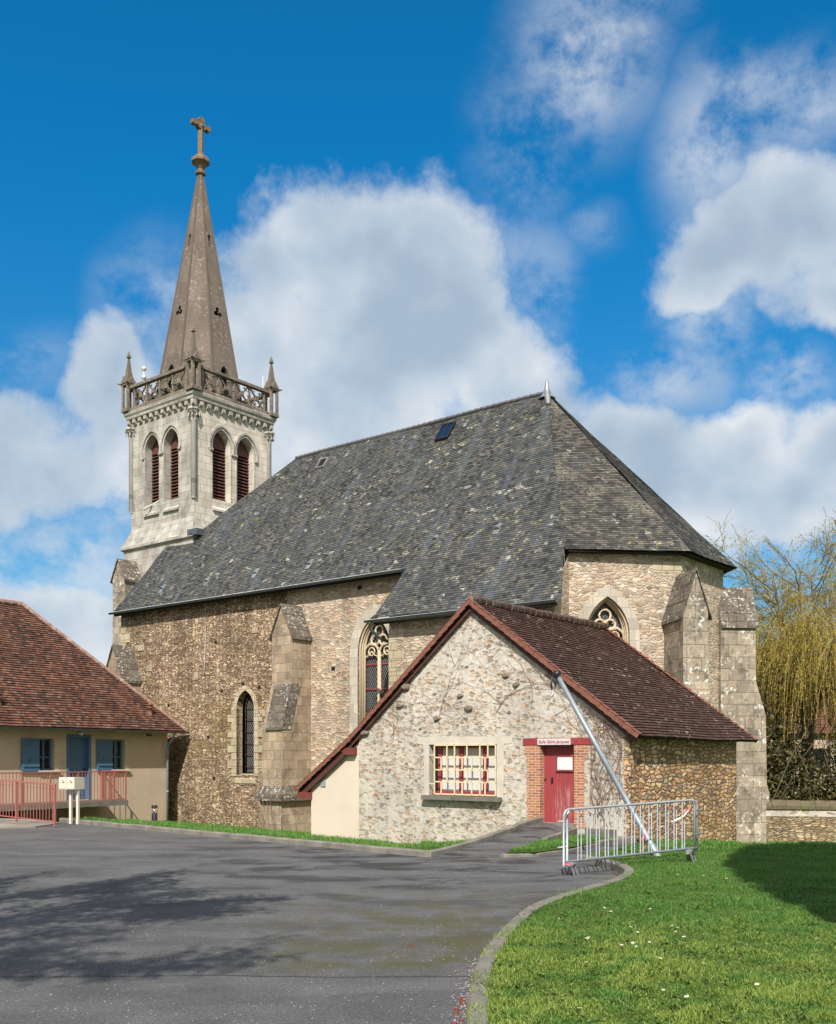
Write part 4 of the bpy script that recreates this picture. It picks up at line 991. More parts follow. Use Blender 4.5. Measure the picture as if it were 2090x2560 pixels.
# pipes sticking out of two belfry sills
pi_ = MB(); pi_.tube([Pt(42.1, 14.75, .3), Pt(42.5, 14.25, -.35)], .06, 7); obj('pipe', pi_, 'curtain_white', tower); pi_ = MB(); pi_.tube([Pe(34.7, 14.8, .3), Pe(34.55, 15.05, -.2)], .05, 7); obj('pipe', pi_, 'curtain_white', tower)

# ------------------------------------------------------------------ PARISH HALL (low stone building)
hall = thing('parish_hall', W(16.1, 25.5, -.3), 'low pale rubble stone hall with brown tiled roof, red door and barred window', 'hall')
Pg = lambda a, b, c: W(a, 22.28 + c, b); Pr = lambda a, b, c: W(11.46 + c, a, b)
GR = [(11.46, -1.0), (20.23, -1.0), (20.23, 2.52), (16.08, 6.02), (11.46, 2.58)]
wh = [(15.29, .86), (17.58, .86), (17.58, 2.27), (15.29, 2.27)]; dh = [(12.95, .22), (13.95, .22), (13.95, 2.24), (12.95, 2.24)]
mb = MB(); mb.plate(Pg, GR, [wh, dh], .26); obj('gable_wall', mb, 'hall_gable_rubble', hall)
mb = MB(); mb.plate(Pr, [(22.28, -1.4), (29.1, -1.4), (29.1, 2.6), (22.28, 2.6)]); mb.plate(lambda a, b, c: W(a, 29.1, b), [(11.46, -1.4), (16.5, -1.4), (16.5, 5.7), (16.08, 6.0), (11.46, 2.6)])
obj('side_wall', mb, 'hall_side_rubble', hall)
mb = MB()
for k in range(12):
    z = -.8 + k * .28; l = .34 if k % 2 else .22
    mb.box(Pr, (22.272, 22.28 + l), (z, z + .26), (-.012 - .01 * (k % 3), .1))
obj('corner_stone', mb, 'hall_side_rubble', hall)
mb = MB(); mb.plate(Pg, [(20.2, -1.0), (22.25, -1.0), (22.25, .98), (20.2, 2.40)], c0=.035); mb.face([Pg(22.25, -1, .035), Pg(22.25, -1, 5), Pg(22.25, .98, 5), Pg(22.25, .98, .035)])
obj('rendered_wall', mb, 'plaster_cream', hall)
mb = MB(); mb.box(Pg, (21.62, 21.82), (1.02, 1.28), (.0, .05)); obj('vent_grille', mb, 'galvanised', hall)
# roof
hr = MB()
RR = (16.08, 6.12)
roof_slope(hr, [W(11.08, 22.12, 2.42), W(11.08, 29.75, 2.38), W(16.08, 29.6, 6.10), W(16.08, 22.12, 6.12)], .125, .022, .03, .8, 21.0, thick=.05)
h2 = MB(); roof_slope(h2, [W(20.45, 22.12, 2.46), W(20.45, 27.5, 2.46), W(16.08, 27.5, 6.12), W(16.08, 22.12, 6.12)], .125, .022, .02, .8, 31.0); hr.extend(h2)
h2 = MB(); roof_slope(h2, [W(22.72, 22.12, .90), W(22.72, 27.5, .90), W(20.45, 27.5, 2.46), W(20.45, 22.12, 2.46)], .125, .022, .02, .8, 41.0); hr.extend(h2)
# underside boards
for a, b in (((11.12, 2.36), (16.08, 6.03)), ((22.68, .82), (20.45, 2.38)), ((20.45, 2.38), (16.08, 6.03))):
    v1 = 29.6 if a[0] < 16 else 27.5
    hr.face([W(a[0], 22.14, a[1]), W(a[0], v1, a[1]), W(b[0], v1, b[1]), W(b[0], 22.14, b[1])])
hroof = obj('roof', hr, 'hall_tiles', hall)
def verge(pts, v, out, name='verge_tiles'):
    mb = MB()
    for (a, b) in zip(pts[:-1], pts[1:]):
        A, B = Vector(a), Vector(b); L = (B - A).length; n = max(1, round(L / .255)); d = (B - A).normalized(); nn = Vector((-d.y, d.x))
        if nn.y < 0: nn = -nn
        for k in range(n):
            s0 = L * k / n; s1 = L * (k + 1) / n + .04; l0, l1 = .055, .030; j = random.uniform(-.008, .008)
            def q(s, h, vv): p = A + d * s + nn * h; return W(p.x, vv, p.y)
            v0, v1 = v - out * (.035 + j), v + out * .13
            mb.hexa([q(s0, -.13 + l0, v0), q(s1, -.13 + l1, v0), q(s1, -.13 + l1, v0 + out * .02), q(s0, -.13 + l0, v0 + out * .02), q(s0, l0, v0), q(s1, l1, v0), q(s1, l1, v0 + out * .02), q(s0, l0, v0 + out * .02)])
            mb.hexa([q(s0, l0 - .02, v0), q(s1, l1 - .02, v0), q(s1, l1 - .02, v1), q(s0, l0 - .02, v1), q(s0, l0, v0), q(s1, l1, v0), q(s1, l1, v1), q(s0, l0, v1)])
    return obj(name, mb, 'verge_tile', hroof)
verge([(11.08, 2.44), (16.08, 6.14)], 22.10, 1); verge([(22.72, .92), (20.45, 2.48), (16.08, 6.14)], 22.10, 1)
verge([(11.08, 2.40), (16.08, 6.12)], 29.7, -1)
mb = MB()
for k in range(24):
    v0 = 22.15 + k * .315; z = 6.16 + .012 * math.sin(k * 1.7); mb.tube([W(16.08, v0, z), W(16.08, v0 + .34, z + .02)], [.12, .105], 8)
obj('ridge_tiles', mb, 'ridge_tile', hroof)
mb = MB()
for P0, P1 in (((11.2, 2.36), (16.08, 5.95)), ((22.6, .80), (20.45, 2.30)), ((20.45, 2.30), (16.08, 5.95))):
    d = Vector((P1[0] - P0[0], P1[1] - P0[1])).normalized(); n2 = Vector((-d.y, d.x)) if d.x > 0 else Vector((d.y, -d.x))
    a, b = Vector(P0), Vector(P1); h = .10 if P0[0] < 12 else (.17 if P0[0] > 22 else .08)
    mb.hexa([W(a.x, 22.17, a.y), W(b.x, 22.17, b.y), W(b.x, 22.21, b.y), W(a.x, 22.21, a.y), W(a.x, 22.17, a.y - h), W(b.x, 22.17, b.y - h), W(b.x, 22.21, b.y - h), W(a.x, 22.21, a.y - h)])
obj('barge_board', mb, 'dark_wood', hall)
for (a, z) in ((22.42, .72), (20.55, 2.08)):
    m_ = MB(); m_.prism(lambda x, y, c: W(a + x, 22.14 + c, z + y), [(-.22, -.09), (.18, -.09), (.26, .02), (.26, .12), (-.22, .12)], 0, .6); obj('purlin_end', m_, 'barge_red', hall)
for k in range(9):
    v = 22.9 + k * .8; m_ = MB(); m_.box(W, (11.15, 11.6), (v - .04, v + .04), (2.24, 2.36)) if False else None
# window
wr = MB()
wr.plate(Pg, [(15.08, .80), (17.74, .80), (17.78, 2.27), (18.0, 2.29), (17.98, 2.49), (14.78, 2.47), (14.8, 2.28), (15.06, 2.27)], [wh], .26, c0=-.012)
hw_ = obj('window', wr, 'render_grey', hall)
sl_ = MB(); sl_.box(Pg, (15.12, 17.72), (.745, .86), (-.20, .3)); obj('sill', sl_, 'slab_concrete', hw_)
fr = MB(); zb, zt = .90, 2.24
for a, b_ in ((15.29, .05), (15.73, .14), (16.53, .14), (17.27, .13)): fr.box(Pg, (a, a + b_), (zb, zt), (.17, .24))
for z in (zb, zt - .07): fr.box(Pg, (15.32, 17.55), (z, z + .07), (.172, .238))
fr.box(Pg, (15.30, 17.57), (.86, .92), (.13, .26)); obj('frame', fr, 'red_paint', hw_)
gl = MB(); gl.plate(Pg, [(15.3, .88), (17.57, .88), (17.57, 2.26), (15.3, 2.26)], c0=.215); 
cu_ = MB()
for a0, a1 in ((15.34, 15.73), (15.87, 16.53), (16.67, 17.27)):
    n = 14; top = 1.95; cols = []
    for i in range(n + 1):
        a = a0 + (a1 - a0) * i / n; dd = .20 + .004 * math.sin(i * 1.9 + a0 * 7); cols.append((a, dd))
    for (a, d), (b_, e) in zip(cols[:-1], cols[1:]): cu_.face([Pg(a, .97, d), Pg(b_, .97, e), Pg(b_, top, e), Pg(a, top, d)], None, True)
obj('pane', gl, 'window_dark', hw_); obj('curtain', cu_, 'curtain_white', hw_)
cu2 = MB()
for a0, a1 in ((15.34, 15.73), (15.87, 16.53), (16.67, 17.27)): cu2.plate(Pg, [(a0, 1.95), (a1, 1.95), (a1, 2.17), (a0, 2.17)], c0=.212)
obj('upper_curtain', cu2, 'render_grey', hw_)
gr = MB(); z0, z1, y0, y1 = .90, 2.25, 15.32, 17.38
def gb(a0, zz0, a1, zz1):
    r = .018; gr.box(Pg, (min(a0, a1) - r, max(a0, a1) + r), (min(zz0, zz1) - r, max(zz0, zz1) + r), (-.035, -.01))
rows = [z0, 1.24, 1.57, 1.91, z1]
for z in rows: gb(y0, z, y1, z)
for a in (y0, 15.83, 16.68, y1): gb(a, z0, a, z1)
for a in (16.26,): gb(a, rows[3], a, rows[4]); gb(a, rows[1], a, rows[2])
for a in (16.42, 16.1): gb(a, rows[2], a, rows[3]); gb(a, rows[0], a, rows[1])
for a in (16.94,): gb(a, rows[3], a, rows[4]); gb(a, rows[1], a, rows[2]); gb(a, rows[2], a, rows[3])
for a in (17.14,): gb(a, rows[2], a, rows[3]); gb(a, rows[0], a, rows[1])
for a in (15.57,): gb(a, rows[3], a, rows[4]); gb(a, rows[1], a, rows[2])
for a in (15.66,): gb(a, rows[2], a, rows[3]); gb(a, rows[0], a, rows[1])
for z in (1.18, 1.98): gr.box(Pg, (y1, 17.56), (z - .012, z + .012), (-.03, -.01)); gr.tube([Pg(17.38, z, -.02), Pg(17.5, z - .12, .12)], .01, 4)
obj('grille', gr, 'cream_metal', hw_)
# door
dm = MB(); dm.plate(Pg, [(12.95, .24), (13.95, .24), (13.95, 2.24), (12.95, 2.24)], c0=.20); door = obj('door', dm, 'red_door', hall)
m_ = MB(); m_.plate(Pg, [(13.10, 1.60), (13.55, 1.60), (13.55, 1.93), (13.10, 1.93)], c0=.185); m_.box(Pg, (13.10, 13.55), (1.60, 1.93), (.186, .21)); obj('notice_board', m_, 'white_board', door)
m_ = MB(); m_.box(Pg, (13.07, 13.58), (1.56, 1.595), (.15, .2)); m_.box(Pg, (13.07, 13.095), (1.595, 1.95), (.17, .2)); m_.box(Pg, (13.555, 13.58), (1.595, 1.95), (.17, .2)); m_.box(Pg, (13.07, 13.58), (1.935, 1.96), (.17, .2)); obj('notice_frame', m_, 'red_paint', door)
m_ = MB(); m_.box(Pg, (13.68, 13.72), (1.26, 1.40), (.16, .2)); obj('lock', m_, 'black_plastic', door); m_ = MB(); m_.lathe(Pg(13.90, 1.36, .17), [(.005, -.03), (.03, 0), (.005, .03)], 8); obj('door_knob', m_, 'black_plastic', door)
m_ = MB(); m_.box(Pg, (12.9, 14.0), (.14, .25), (-.12, .26)); obj('doorstep', m_, 'kerb_stone', hall)
m_ = MB(); m_.box(Pg, (12.42, 14.46), (2.24, 2.41), (-.03, .24)); lin = obj('lintel', m_, 'red_paint', hall)
m_ = MB(); m_.box(Pg, (13.03, 14.0), (2.235, 2.395), (-.052, -.035)); sg = obj('sign_board', m_, 'curtain_white', lin)
cv_ = bpy.data.curves.new('sign_text', 'FONT'); cv_.body = 'Salle Saint-Jacques'; cv_.size = .112; cv_.extrude = .003; cv_.shear = .22; cv_.align_x = 'CENTER'; cv_.align_y = 'CENTER'; cv_.offset = .0012; cv_.space_character = 1.06
to = bpy.data.objects.new('tmp', cv_); COL.objects.link(to); dg = bpy.context.evaluated_depsgraph_get(); tm = bpy.data.meshes.new_from_object(to.evaluated_get(dg))
tmb = MB(); ys_ = [v.co.x for v in tm.vertices]; kx = .90 / (max(ys_) - min(ys_)); cxm = (max(ys_) + min(ys_)) / 2
for pgn in tm.polygons: tmb.face([Pg(13.515 - (tm.vertices[i].co.x - cxm) * kx, 2.312 + tm.vertices[i].co.y, -.056 - tm.vertices[i].co.z) for i in pgn.vertices])
bpy.data.objects.remove(to); obj('sign_lettering', tmb, 'sign_red', lin)
for side in (0, 1):
  bj = MB()
  for k in range(30):
    z = .16 + k * .069
    if k in (26, 27, 28, 29) or k == 0: e1, e2 = .46, .42
    else: e1, e2 = .37 + (.03 if k % 2 else 0), .29
    if side: bj.box(Pg, (13.95, 13.95 + e1), (z, z + .069), (-.012, .2))
    else: bj.box(Pg, (12.95 - e2, 12.95), (z, z + .069), (-.012, .2))
  obj('brick_jamb', bj, 'brick', hall)
# stones jutting from the gable
for a, z, s_ in ((18.41, 3.93, .13), (18.65, 3.40, .11), (19.97, 2.64, .13), (15.01, 4.08, .09), (14.68, 3.82, .09), (17.3, 3.0, .10), (17.9, 2.72, .06), (16.2, 3.25, .11), (16.5, 3.6, .09), (14.9, 3.1, .06)):
    m_ = MB(); rg = []
    for i in range(6):
        t_ = i / 5; rr = s_ * (.35 + .65 * math.sin(math.pi * (.12 + t_ * .76)))
        rg.append([Pg(a + rr * 1.25 * math.cos(q * math.pi / 4) * (1 + .2 * math.sin(q * 2.3 + a * 9)), z + rr * .8 * math.sin(q * math.pi / 4) * (1 + .2 * math.cos(q * 1.7 + z * 7)), .05 - t_ * s_ * 1.3) for q in range(8)])
    m_.grid(rg, True, True); obj('jutting_stone', m_, 'stone_lump', hall)
m_ = MB(); m_.box(Pg, (11.75, 12.45), (-.1, .16), (-.35, .05)); obj('stone_step', m_, 'slab_concrete', hall)
# ------------------------------------------------------------------ HOUSE
HD = Vector((.527, .850, 0)).normalized(); HN = Vector((HD.y, -HD.x, 0)); H0 = Vector((-13.68, 40.95, -.33)); HU = 1.17
def Hh(a, b, c): return H0 + (HD * a - HN * c + ZV * b) * HU           # a along the wall to the right, b height, c inward (unit 1.17 m)
house = thing('house', Hh(-3, -.6, 3), 'beige rendered low house with red brown tiled hip roof and blue shutters', 'house')
holes = [[(-1.66, 1.47), (-1.01, 1.47), (-1.01, 2.53), (-1.66, 2.53)], [(-.52, .44), (.52, .44), (.52, 2.69), (-.52, 2.69)], [(1.42, 1.47), (2.06, 1.47), (2.06, 2.54), (1.42, 2.54)],
         [(-6.6, 1.47), (-5.9, 1.47), (-5.9, 2.53), (-6.6, 2.53)]]
mb = MB(); mb.plate(Hh, [(-16, -1.2), (4.15, -1.2), (4.15, 2.9), (-16, 2.9)], holes, .24)
mb.plate(lambda a, b, c: Hh(4.15, b, a), [(0, -1.2), (7.4, -1.2), (7.4, 2.9), (0, 2.9)]); mb.plate(lambda a, b, c: Hh(a, b, 7.4), [(-16, -1.2), (4.15, -1.2), (4.15, 2.9), (-16, 2.9)])
mb.plate(lambda a, b, c: Hh(-16, b, a), [(0, -1.2), (7.4, -1.2), (7.4, 2.9), (0, 2.9)])
obj('wall', mb, 'plaster_beige', house)
ov, ze, zr, pr_ = .48, 2.90, 7.5, 4.18
e0, e1 = -16.5, 4.15 + ov
hr = MB(); roof_slope(hr, [Hh(e0, ze, -ov), Hh(e1, ze, -ov), Hh(e1 - pr_, zr, pr_ - ov), Hh(e0 + pr_, zr, pr_ - ov)],   .135, .03, .03, .8, 51.0, thick=.03)
h2 = MB(); roof_slope(h2, [Hh(e1, ze, -ov), Hh(e1, ze, 2 * pr_ - ov), Hh(e1 - pr_, zr, pr_ - ov)], .135, .03, .03, .8, 61.0); hr.extend(h2)
hr.face([Hh(e0, ze, 2 * pr_ - ov), Hh(e1, ze, 2 * pr_ - ov), Hh(e1 - pr_, zr, pr_ - ov), Hh(e0 + pr_, zr, pr_ - ov)])
hr.face([Hh(e0, ze, -ov), Hh(e0, ze, 2 * pr_ - ov), Hh(e0 + pr_, zr, pr_ - ov)])
hr.face([Hh(e0, ze - .05, -ov), Hh(e1, ze - .05, -ov), Hh(e1, ze - .05, 2 * pr_ - ov), Hh(e0, ze - .05, 2 * pr_ - ov)])
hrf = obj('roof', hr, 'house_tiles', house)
mb = MB(); A, B = Hh(e1, ze + .02, -ov), Hh(e1 - pr_, zr + .04, pr_ - ov); n = 24
for k in range(n): mb.tube([A.lerp(B, k / n) + ZV * .02, A.lerp(B, (k + 1.06) / n) + ZV * .045], [.085, .075], 6)
A, B = Hh(e1 - pr_, zr + .02, pr_ - ov), Hh(e0 + pr_, zr + .02, pr_ - ov); n = 34
for k in range(n): mb.tube([A.lerp(B, k / n) + ZV * .02, A.lerp(B, (k + 1.06) / n) + ZV * .045], [.10, .09], 6)
obj('ridge_tiles', mb, 'ridge_tile', hrf)
sn = Vector((0, 0, 0)); slp = math.atan2(zr - ze, pr_)
def Hs(a, s_, h): return Hh(a, ze + s_ * math.sin(slp) + h * math.cos(slp), -ov + s_ * math.cos(slp) - h * math.sin(slp))
for (a, s_) in ((3.35, .85), (-3.05, .95)):
    m_ = MB(); p = Hs(a, s_, 0); m_.lathe(p, [(.11, -.1), (.10, .22), (.14, .24), (.15, .27), (.10, .30), (.10, .36), (.17, .38), (.05, .46), (.01, .5)], 10); obj('roof_vent', m_, 'verge_tile', hrf)
for (a, s_) in ((-2.7, 2.6), (-2.0, 4.9)):
    m_ = MB(); m_.hexa([Hs(a - .13, s_, 0), Hs(a + .13, s_, 0), Hs(a + .13, s_ + .35, 0), Hs(a - .13, s_ + .35, 0), Hs(a - .05, s_, .13), Hs(a + .05, s_, .13), Hs(a + .02, s_ + .35, .02), Hs(a - .02, s_ + .35, .02)]); obj('roof_vent', m_, 'verge_tile', hrf)
gutter(Hh(e0, ze - .03, -ov - .06), Hh(e1 + .06, ze - .04, -ov - .06), HN, house, .075, 'zinc')
mb = MB(); mb.tube([Hh(4.0, ze - .08, -ov - .06), Hh(4.0, ze - .22, -ov), Hh(4.05, 2.35, -.12), Hh(4.05, 2.1, -.10), Hh(4.05, -.55, -.10)], .05, 8)
for z in (1.9, .6): mb.tube([Hh(4.05, z, -.10), Hh(4.05, z + .05, -.10)], .06, 8)
obj('downpipe', mb, 'pole_metal', house)
def hwindow(a0, a1, shutter):
    f = MB(); z0, z1 = 1.47, 2.53
    for a in (a0, (a0 + a1) / 2 - .03, a1 - .07): f.box(Hh, (a, a + .07), (z0, z1), (.16, .22))
    for z in (z0, z0 + .42, z1 - .06): f.box(Hh, (a0 + .07, a1 - .07), (z, z + (.035 if z == z0 + .42 else .06)), (.165, .215))
    w_ = obj('window', f, 'blue_paint', house); g = MB(); g.plate(Hh, [(a0, z0), (a1, z0), (a1, z1), (a0, z1)], c0=.20); obj('pane', g, 'window_dark', w_)
    s = MB(); s.box(Hh, (a0 - .05, a1 + .16), (1.40, 1.47), (-.10, .2)); obj('sill', s, 'plaster_cream', w_)
    s = MB(); s.box(Hh, (a0 - .68, a0 - .01), (1.44, 2.53), (-.085, -.045))
    for z in (1.60, 2.34): s.box(Hh, (a0 - .64, a0 - .02), (z, z + .07), (-.115, -.085))
    for k in range(1, 6): s.box(Hh, (a0 - .68 + k * .112 - .004, a0 - .68 + k * .112 + .004), (1.45, 2.52), (-.088, -.084))
    s.box(Hh, (a0 - .44, a0 - .34), (1.82, 1.84), (-.13, -.085)); s.box(Hh, (a0 - .40, a0 - .38), (1.76, 1.86), (-.13, -.11))
    obj('shutter', s, 'blue_paint', house)
hwindow(-1.66, -1.01, True); hwindow(1.42, 2.06, True); hwindow(-6.6, -5.9, True)
f = MB()
for a in (-.52, .42): f.box(Hh, (a, a + .10), (.44, 2.69), (-.02, .2))
f.box(Hh, (-.42, .42), (2.59, 2.69), (-.02, .2)); f.box(Hh, (-.42, .42), (.46, 2.59), (.14, .19))
for z0, z1 in ((.6, 1.3), (1.42, 2.5)): f.box(Hh, (-.30, .30), (z0, z1), (.125, .14))
dr = obj('door', f, 'blue_paint', house); f = MB(); f.lathe(Hh(.33, 1.5, .10), [(.005, -.03), (.035, 0), (.005, .03)], 8); f.box(Hh, (.3, .36), (1.42, 1.5), (.09, .14)); obj('handle', f, 'black_plastic', dr)
f = MB(); f.lathe(Hh(0.0, 2.74, -.12), [(.005, -.10), (.08, -.07), (.12, 0), (.11, .03), (.005, .05)], 12); obj('porch_lamp', f, 'curtain_white', house)
f = MB(); f.lathe(Hh(-.68, 1.72, -.03), [(.005, -.06), (.035, -.03), (.035, .03), (.005, .06)], 8); obj('door_bell', f, 'galvanised', house)
f = MB(); f.box(Hh, (3.1, 3.3), (2.68, 2.76), (-.07, .0)); obj('alarm_box', f, 'verge_tile', house)
# ramp landing
ramp = thing('access_ramp', Hh(-1.5, 0, -.7), 'grey concrete landing and ramp under the blue door, in front of the beige house', 'ramp')
mb = MB(); mb.box(Hh, (-7, .98), (.26, .43), (-1.36, -.02)); obj('slab', mb, 'slab_concrete', ramp)
mb = MB(); mb.box(Hh, (-7, -6.6), (-.6, .25), (-1.3, -.05)); mb.box(Hh, (-3.2, -3.0), (-.6, .25), (-1.2, -.1)); obj('support_wall', mb, 'slab_concrete', ramp)
def railing(p0, p1, zb0, zb1, zt0, zt1, posts, label, n, foot=.1):
    """sloping bar railing; z of lower and upper rail at both ends"""
    p0, p1 = Vector(p0), Vector(p1); L = (p1 - p0).length; d = (p1 - p0).normalized(); nn = Vector((-d.y, d.x, 0))
    rr = thing('ramp_railing', ((p0 + p1) / 2).to_tuple()[:2] + (min(zb0, zb1),), label, 'railing')
    P = lambda a, b, c: Vector((p0.x, p0.y, 0)) + d * a + ZV * b + nn * c
    zt = lambda a: zt0 + (zt1 - zt0) * a / L; zb = lambda a: zb0 + (zb1 - zb0) * a / L
    m_ = MB()
    for f_, r in ((zt, .022), (zb, .014)): m_.hexa([P(0, f_(0) - r, -r), P(L, f_(L) - r, -r), P(L, f_(L) - r, r), P(0, f_(0) - r, r), P(0, f_(0) + r, -r), P(L, f_(L) + r, -r), P(L, f_(L) + r, r), P(0, f_(0) + r, r)])
    obj('rail', m_, 'red_rail', rr)
    for k in range(1, n):
        a = L * k / n
        if any(abs(a - q) < .05 for q in posts): continue
        m_ = MB(); m_.box(P, (a - .008, a + .008), (zb(a), zt(a)), (-.008, .008)); zz = zt(a) - .12; m_.box(P, (a - .016, a + .016), (zz - .014, zz + .014), (-.015, .015)); obj('baluster', m_, 'red_rail', rr)
    for a in posts:
        m_ = MB(); m_.box(P, (a - .025, a + .025), (zb(a) - foot, zt(a) + .02), (-.025, .025)); obj('post', m_, 'red_rail', rr)
    return rr
def hp(a, c): return Hh(a, 0, c)
railing(hp(-5.6, -1.3), hp(.95, -1.3), .21, .21, 1.34, 1.34, [.03, 1.35, 2.75, 3.98, 5.26, 6.55, 6.85, 7.63], 'longer red bar railing along the landing edge, behind the mailboxes', 52, .12)
railing(hp(.95, -1.27), hp(.95, -.05), .21, .21, 1.34, 1.34, [.7, 1.4], 'short red railing closing the right end of the landing beside the blue door', 10, .1)
railing((-14.6, 30.2, 0), (-9.85, 27.6, 0), .42, .16, 1.42, 1.17, [.5, 1.62, 2.74, 3.86 + .0, 5.38], 'nearer red railing sloping down to the asphalt beside the pavement', 44, .12)

# mailboxes
mbx = thing('mailbox_stand', (-10.05, 29.0, .1), 'pair of cream letter boxes on two posts in front of the red railing', 'mailbox')
md = Vector((.95, -.31, 0)).normalized(); mnn = Vector((.31, .95, 0)).normalized()
PM = lambda a, b, c: Vector((-10.02, 28.95, 0)) + md * a + mnn * c + ZV * b
for k in (0, 1):
    m_ = MB(); m_.box(PM, (-.26 + k * .265, -.0 + k * .265), (1.00, 1.34), (0, .46)); b_ = obj('letter_box', m_, 'mailbox_white', mbx)
    m_ = MB(); m_.box(PM, (-.24 + k * .265, -.02 + k * .265), (1.02, 1.325), (-.012, -.001)); obj('box_door', m_, 'mailbox_white', b_)
    m_ = MB(); m_.box(PM, (-.13 + k * .265, -.06 + k * .265), (1.185, 1.20), (-.018, -.012)); m_.box(PM, (-.105 + k * .265, -.085 + k * .265), (1.20, 1.225), (-.018, -.012)); m_.box(PM, (-.22 + k * .265, -.205 + k * .265), (1.18, 1.195), (-.018, -.012)); obj('slot_mark', m_, 'black_plastic', b_)
    m_ = MB(); m_.box(PM, (-.15 + k * .265, -.11 + k * .265), (1.235, 1.265), (-.018, -.012)); obj('sticker', m_, 'blue_paint', b_)
for a in (-.02, .20 + .02): m_ = MB(); m_.box(PM, (a - .035, a + .035), (0.0, 1.0), (.18, .25)); obj('post', m_, 'mailbox_white', mbx)
# bollard light
bl = thing('bollard_light', (-10.9, 42.0, -.8), 'small black bollard light with clear head in front of the beige wall', 'bollard light')
bp = Vector((-10.9, 42.0, gz_(-10.9, 42.0)))
bl.location = bp
m_ = MB(); m_.lathe(bp, [(.12, -.1), (.12, .39), (.085, .40)], 16); obj('body', m_, 'black_plastic', bl)
m_ = MB(); m_.lathe(bp, [(.10, .40), (.035, .55), (.014, .61)], 16); obj('reflector', m_, 'reflector', bl)
m_ = MB(); m_.lathe(bp, [(.12, .62), (.125, .63), (.125, .70), (.105, .725), (.01, .73)], 16)
for q in range(3): a = q * 2.1 + .4; m_.tube([bp + Vector((.11 * math.cos(a), .11 * math.sin(a), .38)), bp + Vector((.11 * math.cos(a), .11 * math.sin(a), .64))], .008, 4)
obj('cap', m_, 'black_plastic', bl)

# ------------------------------------------------------------------ leaning lamp post
post = thing('lamp_post', (4.5, 19.0, .1), 'galvanised lamp post without its head leaning steeply over the crowd barriers', 'lamp post')
p0, p1 = Vector((4.54, 18.9, -.06)), Vector((2.63, 19.15, 3.47)); d = (p1 - p0)
m_ = MB(); m_.tube([p0, p0 + d * .10, p0 + d * .101, p0 + d * .5, p1], [.066, .065, .060, .054, .046], 16); obj('shaft', m_, 'pole_metal', post)
m_ = MB(); dn_ = d.normalized(); m_.tube([p0 + d * .125, p0 + d * .129], [.073, .073], 16); obj('joint_band', m_, 'black_plastic', post); m_ = MB()
m_.tube([p1 - dn_ * .03, p1 + dn_ * .0, p1 + dn_ * .06, p1 + dn_ * .075], [.06, .088, .088, .07], 14); m_.tube([p1 + dn_ * .06, p1 + dn_ * .12 + Vector((0, 0, -.02))], [.035, .03], 8); obj('collar', m_, 'black_plastic', post)
q = p1 + Vector((-.06, -.03, 0)); m_ = MB(); m_.tube([p1, q + Vector((-.05, 0, -.05)), q + Vector((-.06, 0, -.2)), q + Vector((-.04, 0, -.28))], .02, 6); m_.tube([p1, q + Vector((-.01, -.02, -.08)), q + Vector((.02, -.02, -.22))], .014, 5); obj('loose_cable', m_, 'black_plastic', post)
m_ = MB(); m_.tube([q + Vector((-.02, -.03, -.25)), q + Vector((-.03, -.03, -.34)), q + Vector((-.08, -.03, -.42))], [.024, .02, .017], 6); m_.tube([q + Vector((-.03, -.03, -.32)), q + Vector((.01, -.04, -.38)), q + Vector((-.02, -.04, -.49))], [.02, .018, .014], 6); obj('cable_tape', m_, 'tape_white', post)

# ------------------------------------------------------------------ crowd barriers
def barrier(p0, p1, z0, z1, label, g='crowd barriers by the leaning post'):
    p0, p1 = Vector((p0[0], p0[1], 0)), Vector((p1[0], p1[1], 0)); L = (p1 - p0).length; d = (p1 - p0).normalized(); nn = Vector((-d.y, d.x, 0))
    b = thing('crowd_barrier', (p0.x, p0.y, z0 - .17), label, 'barrier', g)
    P = lambda a, h, c=0.0: p0 + d * a + nn * c + ZV * (z0 + (z1 - z0) * a / L + h)
    Hb = .91; r = .12; pts = [P(0, 0), P(0, Hb - r)]
    for q in range(1, 6): t_ = q / 6 * math.pi / 2; pts.append(P(r - r * math.cos(t_), Hb - r + r * math.sin(t_)))
    pts.append(P(r, Hb)); pts.append(P(L - r, Hb))
    for q in range(1, 6): t_ = q / 6 * math.pi / 2; pts.append(P(L - r + r * math.sin(t_), Hb - r + r * math.cos(t_)))
    pts += [P(L, Hb - r), P(L, 0)]
    m_ = MB(); m_.tube(pts, .0205, 8); m_.tube([P(0, .06), P(L, .06)], .0195, 8); obj('frame', m_, 'galvanised', b)
    n = 14
    for k in range(1, n):
        a = .1 + (L - .2) * k / n; m_ = MB(); m_.tube([P(a, .06), P(a, Hb)], .0098, 6); obj('bar', m_, 'galvanised', b)
    for a in (-1, 1):
        m_ = MB(); e = 0 if a < 0 else L
        for h in (.72, .30): m_.tube([P(e, h), P(e + a * .12, h + .01)], .013, 5)
        obj('hook', m_, 'galvanised', b)
    for e, s in ((.13, 1), (L - .13, -1)):
        m_ = MB(); zz = -.19
        m_.tube([P(e, .05), P(e + .02, zz, -.10)], .021, 7); m_.tube([P(e, .05), P(e + .05, zz, .12)], .021, 7); m_.box(lambda x, y, c: P(e + x, y, c), (-.09, .03), (-.03, .05), (-.026, -.022)); obj('foot', m_, 'galvanised', b)
    return b
barrier((2.36, 16.45), (4.86, 17.85), .17, .27, 'galvanised steel crowd barrier, nearer of two nested ones in front of the leaning post')
barrier((2.44, 16.62), (4.95, 18.03), .165, .265, 'galvanised steel crowd barrier, farther of two nested ones in front of the leaning post')
tp = thing('barrier_tape', (4.0, 17.5, .2), 'red and white plastic tape tangled round the barrier and the post', 'tape')
